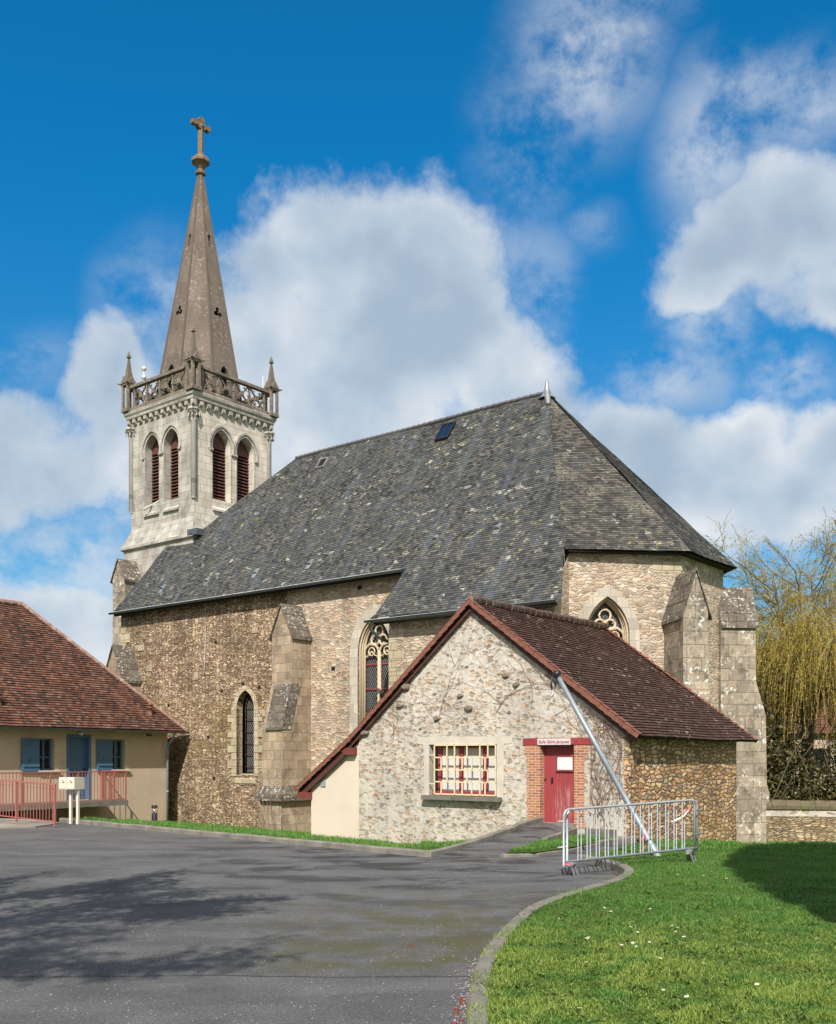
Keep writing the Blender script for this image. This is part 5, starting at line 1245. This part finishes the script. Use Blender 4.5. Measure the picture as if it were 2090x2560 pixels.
def ribbon(pts, w, mat, nm):
    m_ = MB()
    for k in range(len(pts) - 1):
        a, b_ = Vector(pts[k]), Vector(pts[k + 1]); m_.face([a, b_, b_ + ZV * w + Vector((0, .01, 0)), a + ZV * w + Vector((0, .01, 0))])
    obj(nm, m_, mat, tp)
ribbon([(4.76, 17.78, 1.02), (4.66, 17.76, .90), (4.5, 17.72, .82), (4.42, 17.7, .80)], .02, 'tape_white', 'tape_end'); ribbon([(4.78, 17.78, 1.04), (4.66, 17.76, .95)], .025, 'tape_red', 'tape_stripe')
ribbon([(4.15, 18.3, .62), (4.1, 18.3, .5), (4.02, 18.3, .42), (4.12, 18.3, .34), (4.0, 18.3, .2), (3.92, 18.3, .12)], .02, 'tape_red', 'tape_stripe'); ribbon([(4.17, 18.28, .66), (4.13, 18.28, .54), (4.10, 18.28, .40)], .02, 'tape_white', 'tape_end')
ribbon([(4.4, 18.2, .70), (4.2, 18.15, .58)], .008, 'tape_white', 'tape_end')
ribbon([(2.37, 16.4, .20), (2.5, 16.42, .19)], .02, 'tape_red', 'tape_stripe')

# ------------------------------------------------------------------ low garden wall on the right
gw = thing('garden_wall', (12.5, 36.9, -1.2), 'low rubble garden wall with mossy coping right of the choir', 'wall')
wd_ = Vector((.985, -.17, 0)); wn_ = Vector((-.17, -.985, 0))
PW = lambda a, b, c: Vector((11.9, 37.1, 0)) + wd_ * a - wn_ * c + ZV * b
m_ = MB(); m_.box(PW, (0, 16), (-2.2, .02), (0, .4)); obj('wall', m_, 'low_wall_rubble', gw)
m_ = MB(); k = 0
while k < 32:
    a = k * .5; j = random.uniform(-.015, .02); m_.hexa([PW(a, .02, -.07), PW(a + .49, .02, -.07), PW(a + .49, .02, .47), PW(a, .02, .47), PW(a, .14 + j, -.06), PW(a + .49, .14 + j, -.06), PW(a + .49, .34 + j, .2), PW(a, .34 + j, .2)]); k += 1
obj('coping', m_, 'moss_coping', gw)
m_ = MB(); m_.box(PW, (0.02, 15.9), (-.24, .0), (-.010, .1)); obj('lime_render_band', m_, 'old_lime', gw)
# background house behind the garden
fh = thing('background_house', (22, 66, -1), 'distant red roofed house half hidden behind the willow', 'house')
PF = lambda a, b, c: Vector((18.5, 62, 0)) + Vector((.99, -.1, 0)) * a + Vector((.1, .99, 0)) * c + ZV * b
m_ = MB(); m_.box(PF, (0, 12), (-2, 3.4), (0, 8)); m_.prism(lambda a, b, c: PF(c, b, a), [(0, 3.4), (8, 3.4), (4, 6.2)], 0.05, 11.95); obj('wall', m_, 'plaster_beige', fh)
m_ = MB(); roof_slope(m_, [PF(-.3, 3.3, -.4), PF(12.3, 3.3, -.4), PF(12.3, 6.5, 4), PF(-.3, 6.5, 4)], .3, .03, .02, 3.0); m_.face([PF(-.3, 3.3, 8.4), PF(12.3, 3.3, 8.4), PF(12.3, 6.5, 4), PF(-.3, 6.5, 4)]); obj('roof', m_, 'far_roof', fh)
for a in (2, 5.5, 9): m_ = MB(); m_.box(PF, (a, a + 1), (1.0, 2.4), (-.02, .05)); obj('window', m_, 'window_dark', fh)
# ------------------------------------------------------------------ vegetation
rng = np.random.RandomState(11)
def tubes_np(name, lines, mat, parent, seg=5):
    m_ = MB()
    for pts, rad in lines: m_.tube(pts, rad, seg)
    return obj(name, m_, mat, parent)
def limb(p, d, L, r0, r1, n=7, bend=.12, grav=0.0, rs=random):
    pts = [Vector(p)]; rad = [r0]; d = Vector(d).normalized()
    for k in range(n):
        d = (d + Vector((rs.uniform(-bend, bend), rs.uniform(-bend, bend), rs.uniform(-bend, bend) - grav))).normalized(); pts.append(pts[-1] + d * L / n); rad.append(r0 + (r1 - r0) * (k + 1) / n)
    return pts, rad, d
def leaf_quads(cs, size, aspect=.5, dirs=None, seed=0):
    """cs: Nx3 leaf centres -> verts, faces, uvs"""
    r = np.random.RandomState(seed); n = len(cs); cs = np.asarray(cs)
    a = r.normal(size=(n, 3)) if dirs is None else np.asarray(dirs) + r.normal(size=(n, 3)) * .25
    a /= np.linalg.norm(a, axis=1)[:, None]; b = np.cross(a, r.normal(size=(n, 3))); b /= np.linalg.norm(b, axis=1)[:, None]
    s = size * r.uniform(.6, 1.35, size=(n, 1)); V = np.stack([cs - a * s, cs + b * s * aspect, cs + a * s, cs - b * s * aspect], 1).reshape(-1, 3)
    F = np.arange(4 * n).reshape(n, 4); u = np.repeat(r.rand(n), 4); UV = np.stack([u, np.tile([0, .5, 1, .5], n)], 1)
    return V, F, UV

def willow(x, y, z, H, seed, label, spread=1.0, drape=0.0):
    rs = random.Random(seed); t = thing('willow_tree', (x, y, z), label, 'tree')
    lines = []; tips = []
    tr, rd, d = limb((x, y, z), (.03, 0, 1), H * .34, .36, .26, 6, .06, rs=rs); lines.append((tr, rd))
    for k in range(10):
        a = k * 2 * math.pi / 10 + rs.uniform(-.3, .3); st = tr[-1 - (k % 4)]; up = rs.uniform(.5, 3.0)
        b1, r1, d1 = limb(st, (math.cos(a) * .8 * spread, math.sin(a) * .8 * spread, up), H * rs.uniform(.36, .60), .13, .03, 10, .16, -.02, rs); lines.append((b1, r1))
        for q in range(11):
            j = rs.randint(2, 10); st2 = b1[j]; a2 = a + rs.uniform(-2.0, 2.0)
            b2_, r2, d2 = limb(st2, (math.cos(a2), math.sin(a2), rs.uniform(.3, 1.6)), H * rs.uniform(.10, .24), .035, .010, 7, .2, .0, rs); lines.append((b2_, r2))
            for w_ in range(9):
                st3 = b2_[rs.randint(1, 7)]; a3 = a2 + rs.uniform(-1.8, 1.8); b3_, r3, d3 = limb(st3, (math.cos(a3), math.sin(a3), rs.uniform(.1, 1.3)), H * rs.uniform(.04, .10), .010, .005, 4, .3, .03, rs); lines.append((b3_, r3)); tips += [(p, Vector(b3_[-1]) - Vector(b3_[0])) for p in b3_[2:]]
    tubes_np('trunk', lines[:1], 'bark', t, 10); tubes_np('limb', lines[1:], 'bark', t, 4)
    tw = []; lc = []; ld = []
    for (p, d0_) in tips:
        rel = (p.z - z) / H; low = rel < .62
        for q in range(3 if not low else 4):
            L = rs.uniform(.35, .9) + (max(0, rs.gauss(.6 + drape, 1.1)) if low else max(0, rs.gauss(0, .35))); n = max(3, int(L / .2)); cur = Vector(p)
            dd = d0_.normalized() * .8 + Vector((rs.uniform(-.7, .7), rs.uniform(-.7, .7), rs.uniform(.0, 1.0))); g_w = rs.uniform(.10, .40) if low else rs.uniform(.06, .22); pts = [cur.copy()]
            for k in range(n):
                dd = dd * .85 + Vector((rs.uniform(-.07, .07), rs.uniform(-.07, .07), -g_w)); cur = cur + dd.normalized() * L / n
                if cur.z < z + .7: break
                pts.append(cur.copy())
                for e in range(2):
                    if rs.random() < .75: lc.append(tuple(cur - dd.normalized() * (L / n * e / 2) + Vector((rs.uniform(-.03, .03), rs.uniform(-.03, .03), 0)))); ld.append(tuple(dd.normalized()))
            if len(pts) > 2: tw.append(pts)
    V = []; F = []; i = 0
    for pts in tw:
        off = Vector((rs.uniform(-1, 1), rs.uniform(-1, 1), 0)).normalized() * .006
        for a, b_ in zip(pts[:-1], pts[1:]): V += [a - off, a + off, b_ + off, b_ - off]; F.append([i, i + 1, i + 2, i + 3]); i += 4
    quad_mesh('twigs', [tuple(v) for v in V], F, np.zeros((len(V), 2)), 'twig_yellow', t)
    V, F, UV = leaf_quads(lc, .05, .34, ld, seed); quad_mesh('crown', V, F, UV, 'willow_leaf', t)
    return t
willow(17.9, 47.0, -1.3, 15.6, 5, 'tall yellow green weeping willow behind the garden wall, closest to the church', 1.0, .3)
willow(23.0, 48.0, -1.3, 12.0, 9, 'yellow green weeping willow farther right, beyond the tall one', 1.15, .9)
def birch():
    rs = random.Random(3); t = thing('birch_tree', (15.8, 58, -1.2), 'bare reddish drooping birch showing above the choir eave', 'tree')
    lines = []; x, y, z, H = 15.8, 58, -1.2, 15.5
    tr, rd, d = limb((x, y, z), (0, 0, 1), H * .9, .22, .04, 9, .05, rs=rs); lines.append((tr, rd)); tw = []
    for k in range(26):
        a = k * 2.4; st = tr[rs.randint(4, 9)]; b1, r1, d1 = limb(st, (math.cos(a), math.sin(a), rs.uniform(.4, 1.0)), rs.uniform(1.5, 3.0), .04, .015, 6, .2, .08, rs); lines.append((b1, r1))
        for q in range(10):
            s = b1[rs.randint(2, 6)]; b2_, r2, _ = limb(s, (math.cos(a + rs.uniform(-1, 1)) * .7, math.sin(a + rs.uniform(-1, 1)) * .7, .1), rs.uniform(.8, 2.0), .010, .006, 6, .12, .28, rs); tw.append((b2_, r2))
    tubes_np('trunk', lines[:1], 'bark', t, 8); tubes_np('branch', lines[1:], 'bark', t, 5); tubes_np('twigs', tw, 'twig_red', t, 3)
birch()
def bush(x, y, z, rx, ry, h, n, seed, label, mat='hedge_leaf', name='bush', cat='bush', size=.10, grp=None):
    r = np.random.RandomState(seed); t = thing(name, (x, y, z), label, cat, grp)
    cl = r.normal(size=(70, 3)); cl /= np.linalg.norm(cl, axis=1)[:, None]; cl *= r.uniform(.35, 1, (70, 1)) ; cl[:, 2] = np.abs(cl[:, 2])
    idx = r.randint(0, 70, n); p = cl[idx] + r.normal(size=(n, 3)) * .13; p[:, 2] = np.abs(p[:, 2])
    C_ = p * np.array([rx, ry, h]) + np.array([x, y, z]); V, F, UV = leaf_quads(C_, size, .55, None, seed); quad_mesh('foliage', V, F, UV, mat, t)
    ln = []; rs = random.Random(seed)
    for k in range(9):
        a = k * .7; ln.append(limb((x + .3 * math.cos(a), y + .3 * math.sin(a), z - .1), (math.cos(a) * .5, math.sin(a) * .5, 1), h * .8, .06, .015, 6, .15, rs=rs)[:2])
    tubes_np('stem', ln, 'bark', t, 5)
bush(14.8, 44.5, -1.4, 2.8, 1.9, 6.4, 15000, 21, 'dark tangled evergreen bush directly right of the outer buttress')
bush(18.8, 43.6, -1.4, 3.1, 1.8, 5.6, 14000, 22, 'dark bush below the middle of the willow')
bush(23.2, 43.6, -1.4, 3.3, 1.8, 5.8, 14000, 23, 'brownish dark bush at the right end above the garden wall')
bush(28.5, 44.0, -1.4, 3.4, 2.4, 5.4, 9000, 25, 'dark bush at the far right behind the garden wall')
# row of far trees closing the horizon
for k in range(22):
    x = -170 + k * 17 + random.uniform(-4, 4); y = 150 + random.uniform(-12, 25); h = random.uniform(7, 10.5)
    bush(x, y, -2.0, random.uniform(8, 12), 6, h, 1500, 100 + k, 'distant grey green tree of the row beyond the village', 'hedge_leaf', 'far_tree', 'tree', .75, 'distant trees on the horizon')
# bare climbing vine on the hall gable
vn = thing('climbing_vine', W(12.2, 22.2, -.2), 'leafless brown climbing vine spreading over the gable wall right of the red door', 'vine')
rs = random.Random(17); ln = []
def hall_top(a): return (2.35 + (a - 11.46) * .73) if a < 16.1 else (5.8 - (a - 16.1) * .83)
def vine(a, z, an, L, r, depth):
    pts = [Pg(a, z, -.02)]; n = max(4, int(L / .13)); rad = [r]
    for k in range(n):
        an += rs.uniform(-.32, .32); an += (math.pi / 2 - an) * .03; a2 = a + math.cos(an) * .13; z2 = z + math.sin(an) * .13
        if not (11.6 < a2 < 20.0) or z2 > hall_top(a2) or z2 < .1 or (12.5 < a2 < 14.4 and z2 < 2.5) or (15.2 < a2 < 17.7 and .7 < z2 < 2.4): an += 1.0 * rs.choice((-1, 1)); continue
        a, z = a2, z2; pts.append(Pg(a, z, -.018 - rs.uniform(0, .02))); rad.append(max(r * (1 - .6 * k / n), .003))
        if depth < 3 and rs.random() < .13: vine(a, z, an + rs.choice((-1, 1)) * rs.uniform(.4, 1.1), L * rs.uniform(.35, .7), r * .7, depth + 1)
    if len(pts) > 2: ln.append((pts, rad))
for (a0, z0, an, L) in ((12.30, .1, 1.5, 3.4), (12.2, .1, 1.7, 3.0), (12.1, .1, 1.45, 3.6), (12.4, .2, 1.6, 2.8), (11.9, .1, 1.6, 2.4), (12.3, 2.5, 2.6, 3.8), (12.2, 2.4, 2.2, 3.4), (12.4, 2.7, 3.0, 3.2), (14.2, 3.2, 1.9, 2.5), (15.3, 3.1, 2.3, 2.5), (18.9, 2.4, 1.6, 2.6), (17.2, 2.6, 1.6, 2.8), (19.0, 2.5, 2.3, 1.0), (12.0, .2, 1.3, 3.0), (12.25, 1.0, 1.8, 2.5), (12.35, .3, 1.9, 2.2), (12.1, 2.4, 2.0, 3.5), (12.2, 2.6, 2.8, 4.5), (12.0, 2.8, 2.4, 3.5), (13.5, 3.0, 2.6, 3.0)): vine(a0, z0, an, L, .0065, 0)
tubes_np('stem', ln, 'vine_twig', vn, 4)
vb = thing('wall_vine', W(30, 27.2, -.8), 'thin bare vine stems at the foot of the nave buttress', 'vine'); ln = []
for k in range(9):
    a = 28.95 + rs.uniform(0, 1.2); pts = [W(a, 27.2, -.9)]; z = -.9; 
    for q in range(10): z += .14; a += rs.uniform(-.08, .08); pts.append(W(a, 27.19, z))
    ln.append((pts, [.008] * 11))
tubes_np('stem', ln, 'vine_twig', vb, 4)

# trees outside the picture whose shade falls into it
def shade_tree(name, x, y, z, H, seed, label, leafn, rad, zc, rzz, mat, size, bare=False):
    rs = random.Random(seed); r = np.random.RandomState(seed); t = thing(name, (x, y, z), label, 'tree'); lines = []; pts_l = []
    tr, rd, d = limb((x, y, z), (0, 0, 1), H * .42, .22, .16, 5, .05, rs=rs); lines.append((tr, rd))
    for k in range(9):
        a = k * .7 + rs.uniform(-.2, .2); b1, r1, d1 = limb(tr[-1 - k % 2], (math.cos(a) * .8, math.sin(a) * .8, rs.uniform(.5, 1.3)), rad * rs.uniform(.8, 1.15), .10, .04, 6, .15, 0, rs); lines.append((b1, r1))
        for q in range(7):
            a2 = a + rs.uniform(-1.1, 1.1); b2_, r2, _ = limb(b1[rs.randint(2, 6)], (math.cos(a2), math.sin(a2), rs.uniform(.1, 1.1)), rad * rs.uniform(.35, .6), .035, .012, 5, .2, 0, rs); lines.append((b2_, r2))
            for w_ in range(4):
                a3 = a2 + rs.uniform(-1, 1); b3_, r3, _ = limb(b2_[rs.randint(2, 5)], (math.cos(a3), math.sin(a3), rs.uniform(.2, 1.0)), rad * rs.uniform(.15, .35), .012, .006, 4, .2, 0, rs); lines.append((b3_, r3)); pts_l += [tuple(p) for p in b3_]
    ok = lambda p: p[0] < -.412 * p[1] - .8
    lines = [l for l in lines if all(ok(p) for p in l[0])]; pts_l = [p for p in pts_l if ok(p)]
    tubes_np('trunk', lines[:1], 'bark', t, 10); tubes_np('branch', lines[1:], 'bark', t, 5)
    base = np.array(pts_l); c = base[r.randint(0, len(base), leafn)] + r.normal(size=(leafn, 3)) * .13
    V, F, UV = leaf_quads(c, size, .6, None, seed); quad_mesh('crown', V, F, UV, mat, t)
shade_tree('cherry_tree', -7.4, 4.6, 0, 12.5, 31, 'blossoming ornamental cherry tree by the yard', 40000, 4.2, 7, 3, 'blossom', .055)
# dense evergreen whose round shade lies on the lawn
t = thing('evergreen_tree', (6.65, 4.0, .05), 'dense dark evergreen tree beside the lawn', 'tree')
r_ = np.random.RandomState(41); n = 32000
p = r_.normal(size=(n, 3)); p /= np.linalg.norm(p, axis=1)[:, None]; p *= (r_.uniform(.55, 1.0, (n, 1)))
c_ = p * np.array([3.05, 3.05, 6.9]) + np.array([6.65, 4.0, 9.8]); V, F, UV = leaf_quads(c_, .24, .6, None, 4); quad_mesh('crown', V, F, UV, 'conifer_leaf', t)
tubes_np('trunk', [limb((6.65, 4.0, .0), (0, 0, 1), 8, .3, .15, 6, .03)[:2]], 'bark', t, 10)

# ------------------------------------------------------------------ grass blades
lawn_poly = lk + [(3.3, 19.3), (5.0, 22.0), (6.3, 24.0), (30, 40), (30, 2), (.22, 2)]
LP = np.array(lawn_poly)
def inside_np(x, y, poly):
    c = np.zeros(len(x), bool); j = len(poly) - 1
    for i in range(len(poly)):
        xi, yi = poly[i]; xj, yj = poly[j]; cond = ((yi > y) != (yj > y)) & (x < (xj - xi) * (y - yi) / (yj - yi + 1e-12) + xi); c ^= cond; j = i
    return c
gz_v = np.vectorize(gz_)
def blades(name, x, y, h0, h1, wd, label, seed, mat='grass_blade', zoff=0.0):
    r = np.random.RandomState(seed); n = len(x); z = gz_v(x, y) + zoff - .005; h = r.uniform(h0, h1, n) * (.7 + .55 * np.clip(np.sin(x * 3.1 + 2 * np.sin(y * 1.3)) * np.sin(y * 2.7 + 1.5 * np.sin(x * 1.9)) + .5 * np.sin(x * 9.0 + y * 4) * np.sin(y * 8.0 - x * 3), -.6, 1.4)); a = r.uniform(0, 2 * np.pi, n); ln = r.normal(0, .45, (n, 2)) * h[:, None]
    dx, dy = np.cos(a) * wd / 2, np.sin(a) * wd / 2; b = np.stack([x, y, z], 1)
    P0 = b + np.stack([-dx, -dy, 0 * x], 1); P1 = b + np.stack([dx, dy, 0 * x], 1)
    mid = b + np.stack([ln[:, 0] * .4, ln[:, 1] * .4, h * .6], 1); P2 = mid + np.stack([dx * .7, dy * .7, 0 * x], 1); P3 = mid - np.stack([dx * .7, dy * .7, 0 * x], 1)
    T_ = b + np.stack([ln[:, 0], ln[:, 1], h], 1)
    V = np.stack([P0, P1, P2, P3, P3, P2, T_ + np.stack([dx, dy, 0 * x], 1) * .15, T_ - np.stack([dx, dy, 0 * x], 1) * .15], 1).reshape(-1, 3)
    F = np.arange(8 * n).reshape(-1, 4); u = np.repeat(r.rand(n), 8); UV = np.stack([u, np.tile([0, 0, .6, .6, .6, .6, 1, 1], n)], 1)
    o = quad_mesh(name, V, F, UV, mat); tag(o, label, 'grass', kind='stuff'); return o
def scatter(n, poly, ylo, yhi, pw, seed, marg=1.0):
    r = np.random.RandomState(seed); y = ylo + (yhi - ylo) * r.rand(n) ** pw; x = (r.rand(n) * (.42 * y + marg + 1) - 1); k = inside_np(x, y, poly); return x[k], y[k]
x, y = scatter(330000, lawn_poly, 6.4, 20.0, 1.25, 51); nn_ = np.vectorize(lambda a, b: noise.noise(Vector((a * .9, b * .9, 0))))(x[:1], y[:1])
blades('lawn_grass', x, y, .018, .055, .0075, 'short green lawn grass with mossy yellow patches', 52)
x, y = scatter(50000, lawn_poly, 6.4, 26.0, 1.1, 53); cl_ = np.sin(x * 2.1 + 1) * np.sin(y * 1.7) + .6 * np.sin(x * 5 + y * 3); k = cl_ > .35
blades('tall_grass', x[k], y[k], .05, .12, .007, 'longer darker tufts of grass in the lawn', 54)
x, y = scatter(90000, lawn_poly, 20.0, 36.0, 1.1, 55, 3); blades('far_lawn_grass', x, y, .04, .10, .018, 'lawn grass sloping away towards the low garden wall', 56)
# grass strip between kerb and walls
strip_poly = [(.05, 19.75), (-4, 23.75), (-7.5, 27.15), (-10.4, 30.0), (-12.5, 41), (-11.2, 45.0), (-10.5, 46.0), (-3.2, 40), (-3.6, 31.3), (3.0, 26.3), (1.85, 23.5), (1.0, 21.4)]
r_ = np.random.RandomState(57); x = r_.uniform(-12.5, 3.2, 150000); y = r_.uniform(19.5, 46, 150000); k = inside_np(x, y, strip_poly) & ~((x > -3.5) & (y > 31.3 - (x + 3.4) * .81))
blades('grass_strip', x[k], y[k], .04, .13, .014, 'rough green grass strip between the kerb and the church walls', 58)
tri = [(1.75, 19.75), (2.2, 19.8), (2.8, 20.6), (4.4, 23.7), (5.0, 24.3), (3.95, 25.3), (2.95, 23.0)]
x = r_.uniform(1.6, 5.1, 60000); y = r_.uniform(19.5, 25.5, 60000); k = inside_np(x, y, tri); blades('triangle_grass', x[k], y[k], .03, .10, .010, 'small triangle of rough grass between the two paths', 59)
# broad leaved weeds
x, y = scatter(1500, lawn_poly, 6.6, 15.0, 1.2, 60); cs = []; 
for a, b_ in zip(x, y):
    for q in range(5): cs.append((a + random.uniform(-.05, .05), b_ + random.uniform(-.05, .05), gz_(a, b_) + random.uniform(.01, .035)))
V, F, UV = leaf_quads(cs, .02, .55, None, 61); tag(quad_mesh('lawn_weeds', V, F, UV, 'weed_leaf'), 'low broad leaved weeds scattered through the near lawn', 'weeds', kind='stuff')
# daisies
dz = [(345, 470, 2050), ]
def daisy():
    t = thing('daisy', (0, 0, 0), 'tiny white daisy flower in the lawn', 'daisy', 'white daisies in the lawn')
    m_ = MB()
    for q in range(9):
        a = q * 2 * math.pi / 9; a2 = a + .30; a0 = a - .30; m_.face([(0.006 * math.cos(a), .006 * math.sin(a), .06), (.019 * math.cos(a0), .019 * math.sin(a0), .064), (.024 * math.cos(a), .024 * math.sin(a), .062), (.019 * math.cos(a2), .019 * math.sin(a2), .064)])
    obj('petals', m_, 'daisy_white', t); m_ = MB(); m_.lathe((0, 0, .06), [(.009, 0), (.007, .005), (.001, .007)], 8); obj('disc', m_, 'daisy_yellow', t)
    m_ = MB(); m_.tube([(0, 0, 0), (0, 0, .06)], .0015, 4); obj('stalk', m_, 'weed_leaf', t)
    return t
d0 = daisy(); rs = random.Random(8); spots = []
for k in range(24): yv = rs.uniform(9.7, 12.2); spots.append((rs.uniform(.17, .27) * yv + rs.gauss(0, .15), yv))
for k in range(16): yv = rs.uniform(7.2, 11.5); spots.append((rs.uniform(.12, .40) * yv, yv))
for k in range(5): yv = rs.uniform(12, 16); spots.append((rs.uniform(.25, .40) * yv, yv))
first = True
for (a, b_) in spots:
    if not inside(a, b_, lawn_poly) or a < .2 + 0: continue
    o = d0 if first else copy_thing(d0); first = False
    o.location = (a, b_, gz_(a, b_) + .0); s = rs.uniform(.55, .95); o.scale = (s, s, s); o.rotation_euler = (rs.uniform(-.5, .2), rs.uniform(-.3, .3), rs.uniform(0, 6))
# petals and grit on the asphalt
r_ = np.random.RandomState(70); n = 5200; y = 6.3 + 15 * r_.rand(n) ** 1.9; x = (r_.rand(n) * .86 - .44) * (y + .5); k = inside_np(x, y, A_poly) & (r_.rand(n) < np.clip(1.25 - np.abs(x + .5) * .03, .3, 1)); x, y = x[k], y[k]
cs = np.stack([x, y, np.full(len(x), .008)], 1); V, F, UV = leaf_quads(cs, .0075, .7, None, 71); V[:, 2] = .004 + (V[:, 2] - .008) * .25 + .004
tag(quad_mesh('fallen_petals', V, F, UV, 'petal'), 'pale pink petals scattered over the asphalt', 'petals', kind='stuff')
pk_ = []
for (a, b_) in zip(lk[:-1], lk[1:]):
    if 5.5 < a[1] < 9.6:
        for q in range(46): tt = random.random(); pk_.append((a[0] + (b_[0] - a[0]) * tt - abs(random.gauss(0, .07)) - .02, a[1] + (b_[1] - a[1]) * tt, .01))
V, F, UV = leaf_quads(pk_, .009, .7, None, 72); V[:, 2] = .004 + (V[:, 2] - .01) * .3 + .006; tag(quad_mesh('kerbside_petals', V, F, UV, 'petal'), 'pink petals gathered along the near curved kerb', 'petals', kind='stuff')
cn = None; rs = random.Random(4)
for k in range(16):
    yv = 6.9 + k * .11 if k < 12 else 16.3 + rs.uniform(-.3, .5); xx = float(np.interp(yv, [p[1] for p in lk if p[1] < 17], [p[0] for p in lk if p[1] < 17])) - (.05 + rs.uniform(0, .10))
    if k in (12,): xx, yv = -.05 + .0, 10.4
    if cn is None:
        m_ = MB(); m_.lathe((0, 0, 0), [(.004, .0), (.02, .006), (.027, .018), (.02, .032), (.004, .042)], 7); cn = obj('fallen_cone', m_, 'cone_brown'); tag(cn, 'small reddish brown cone fallen at the foot of the kerb', 'cone', 'brown cones lying along the kerb'); o = cn
    else: o = cn.copy(); COL.objects.link(o)
    o.location = (xx, yv, .002); o.rotation_euler = (rs.uniform(0, 3), rs.uniform(0, 3), rs.uniform(0, 6)); s = rs.uniform(.7, 1.2); o.scale = (s, s, s)
# mossy bank at the foot of hall side and buttress
m_ = MB(); rgs = []
for i in range(26):
    tt = i / 25; a = W(11.3, 23.6, 0).lerp(Vector((17.5, 34.2, 0)), tt)
for o in list(bpy.data.objects):
    if o.type == 'MESH' and o.data.users == 0: bpy.data.objects.remove(o)
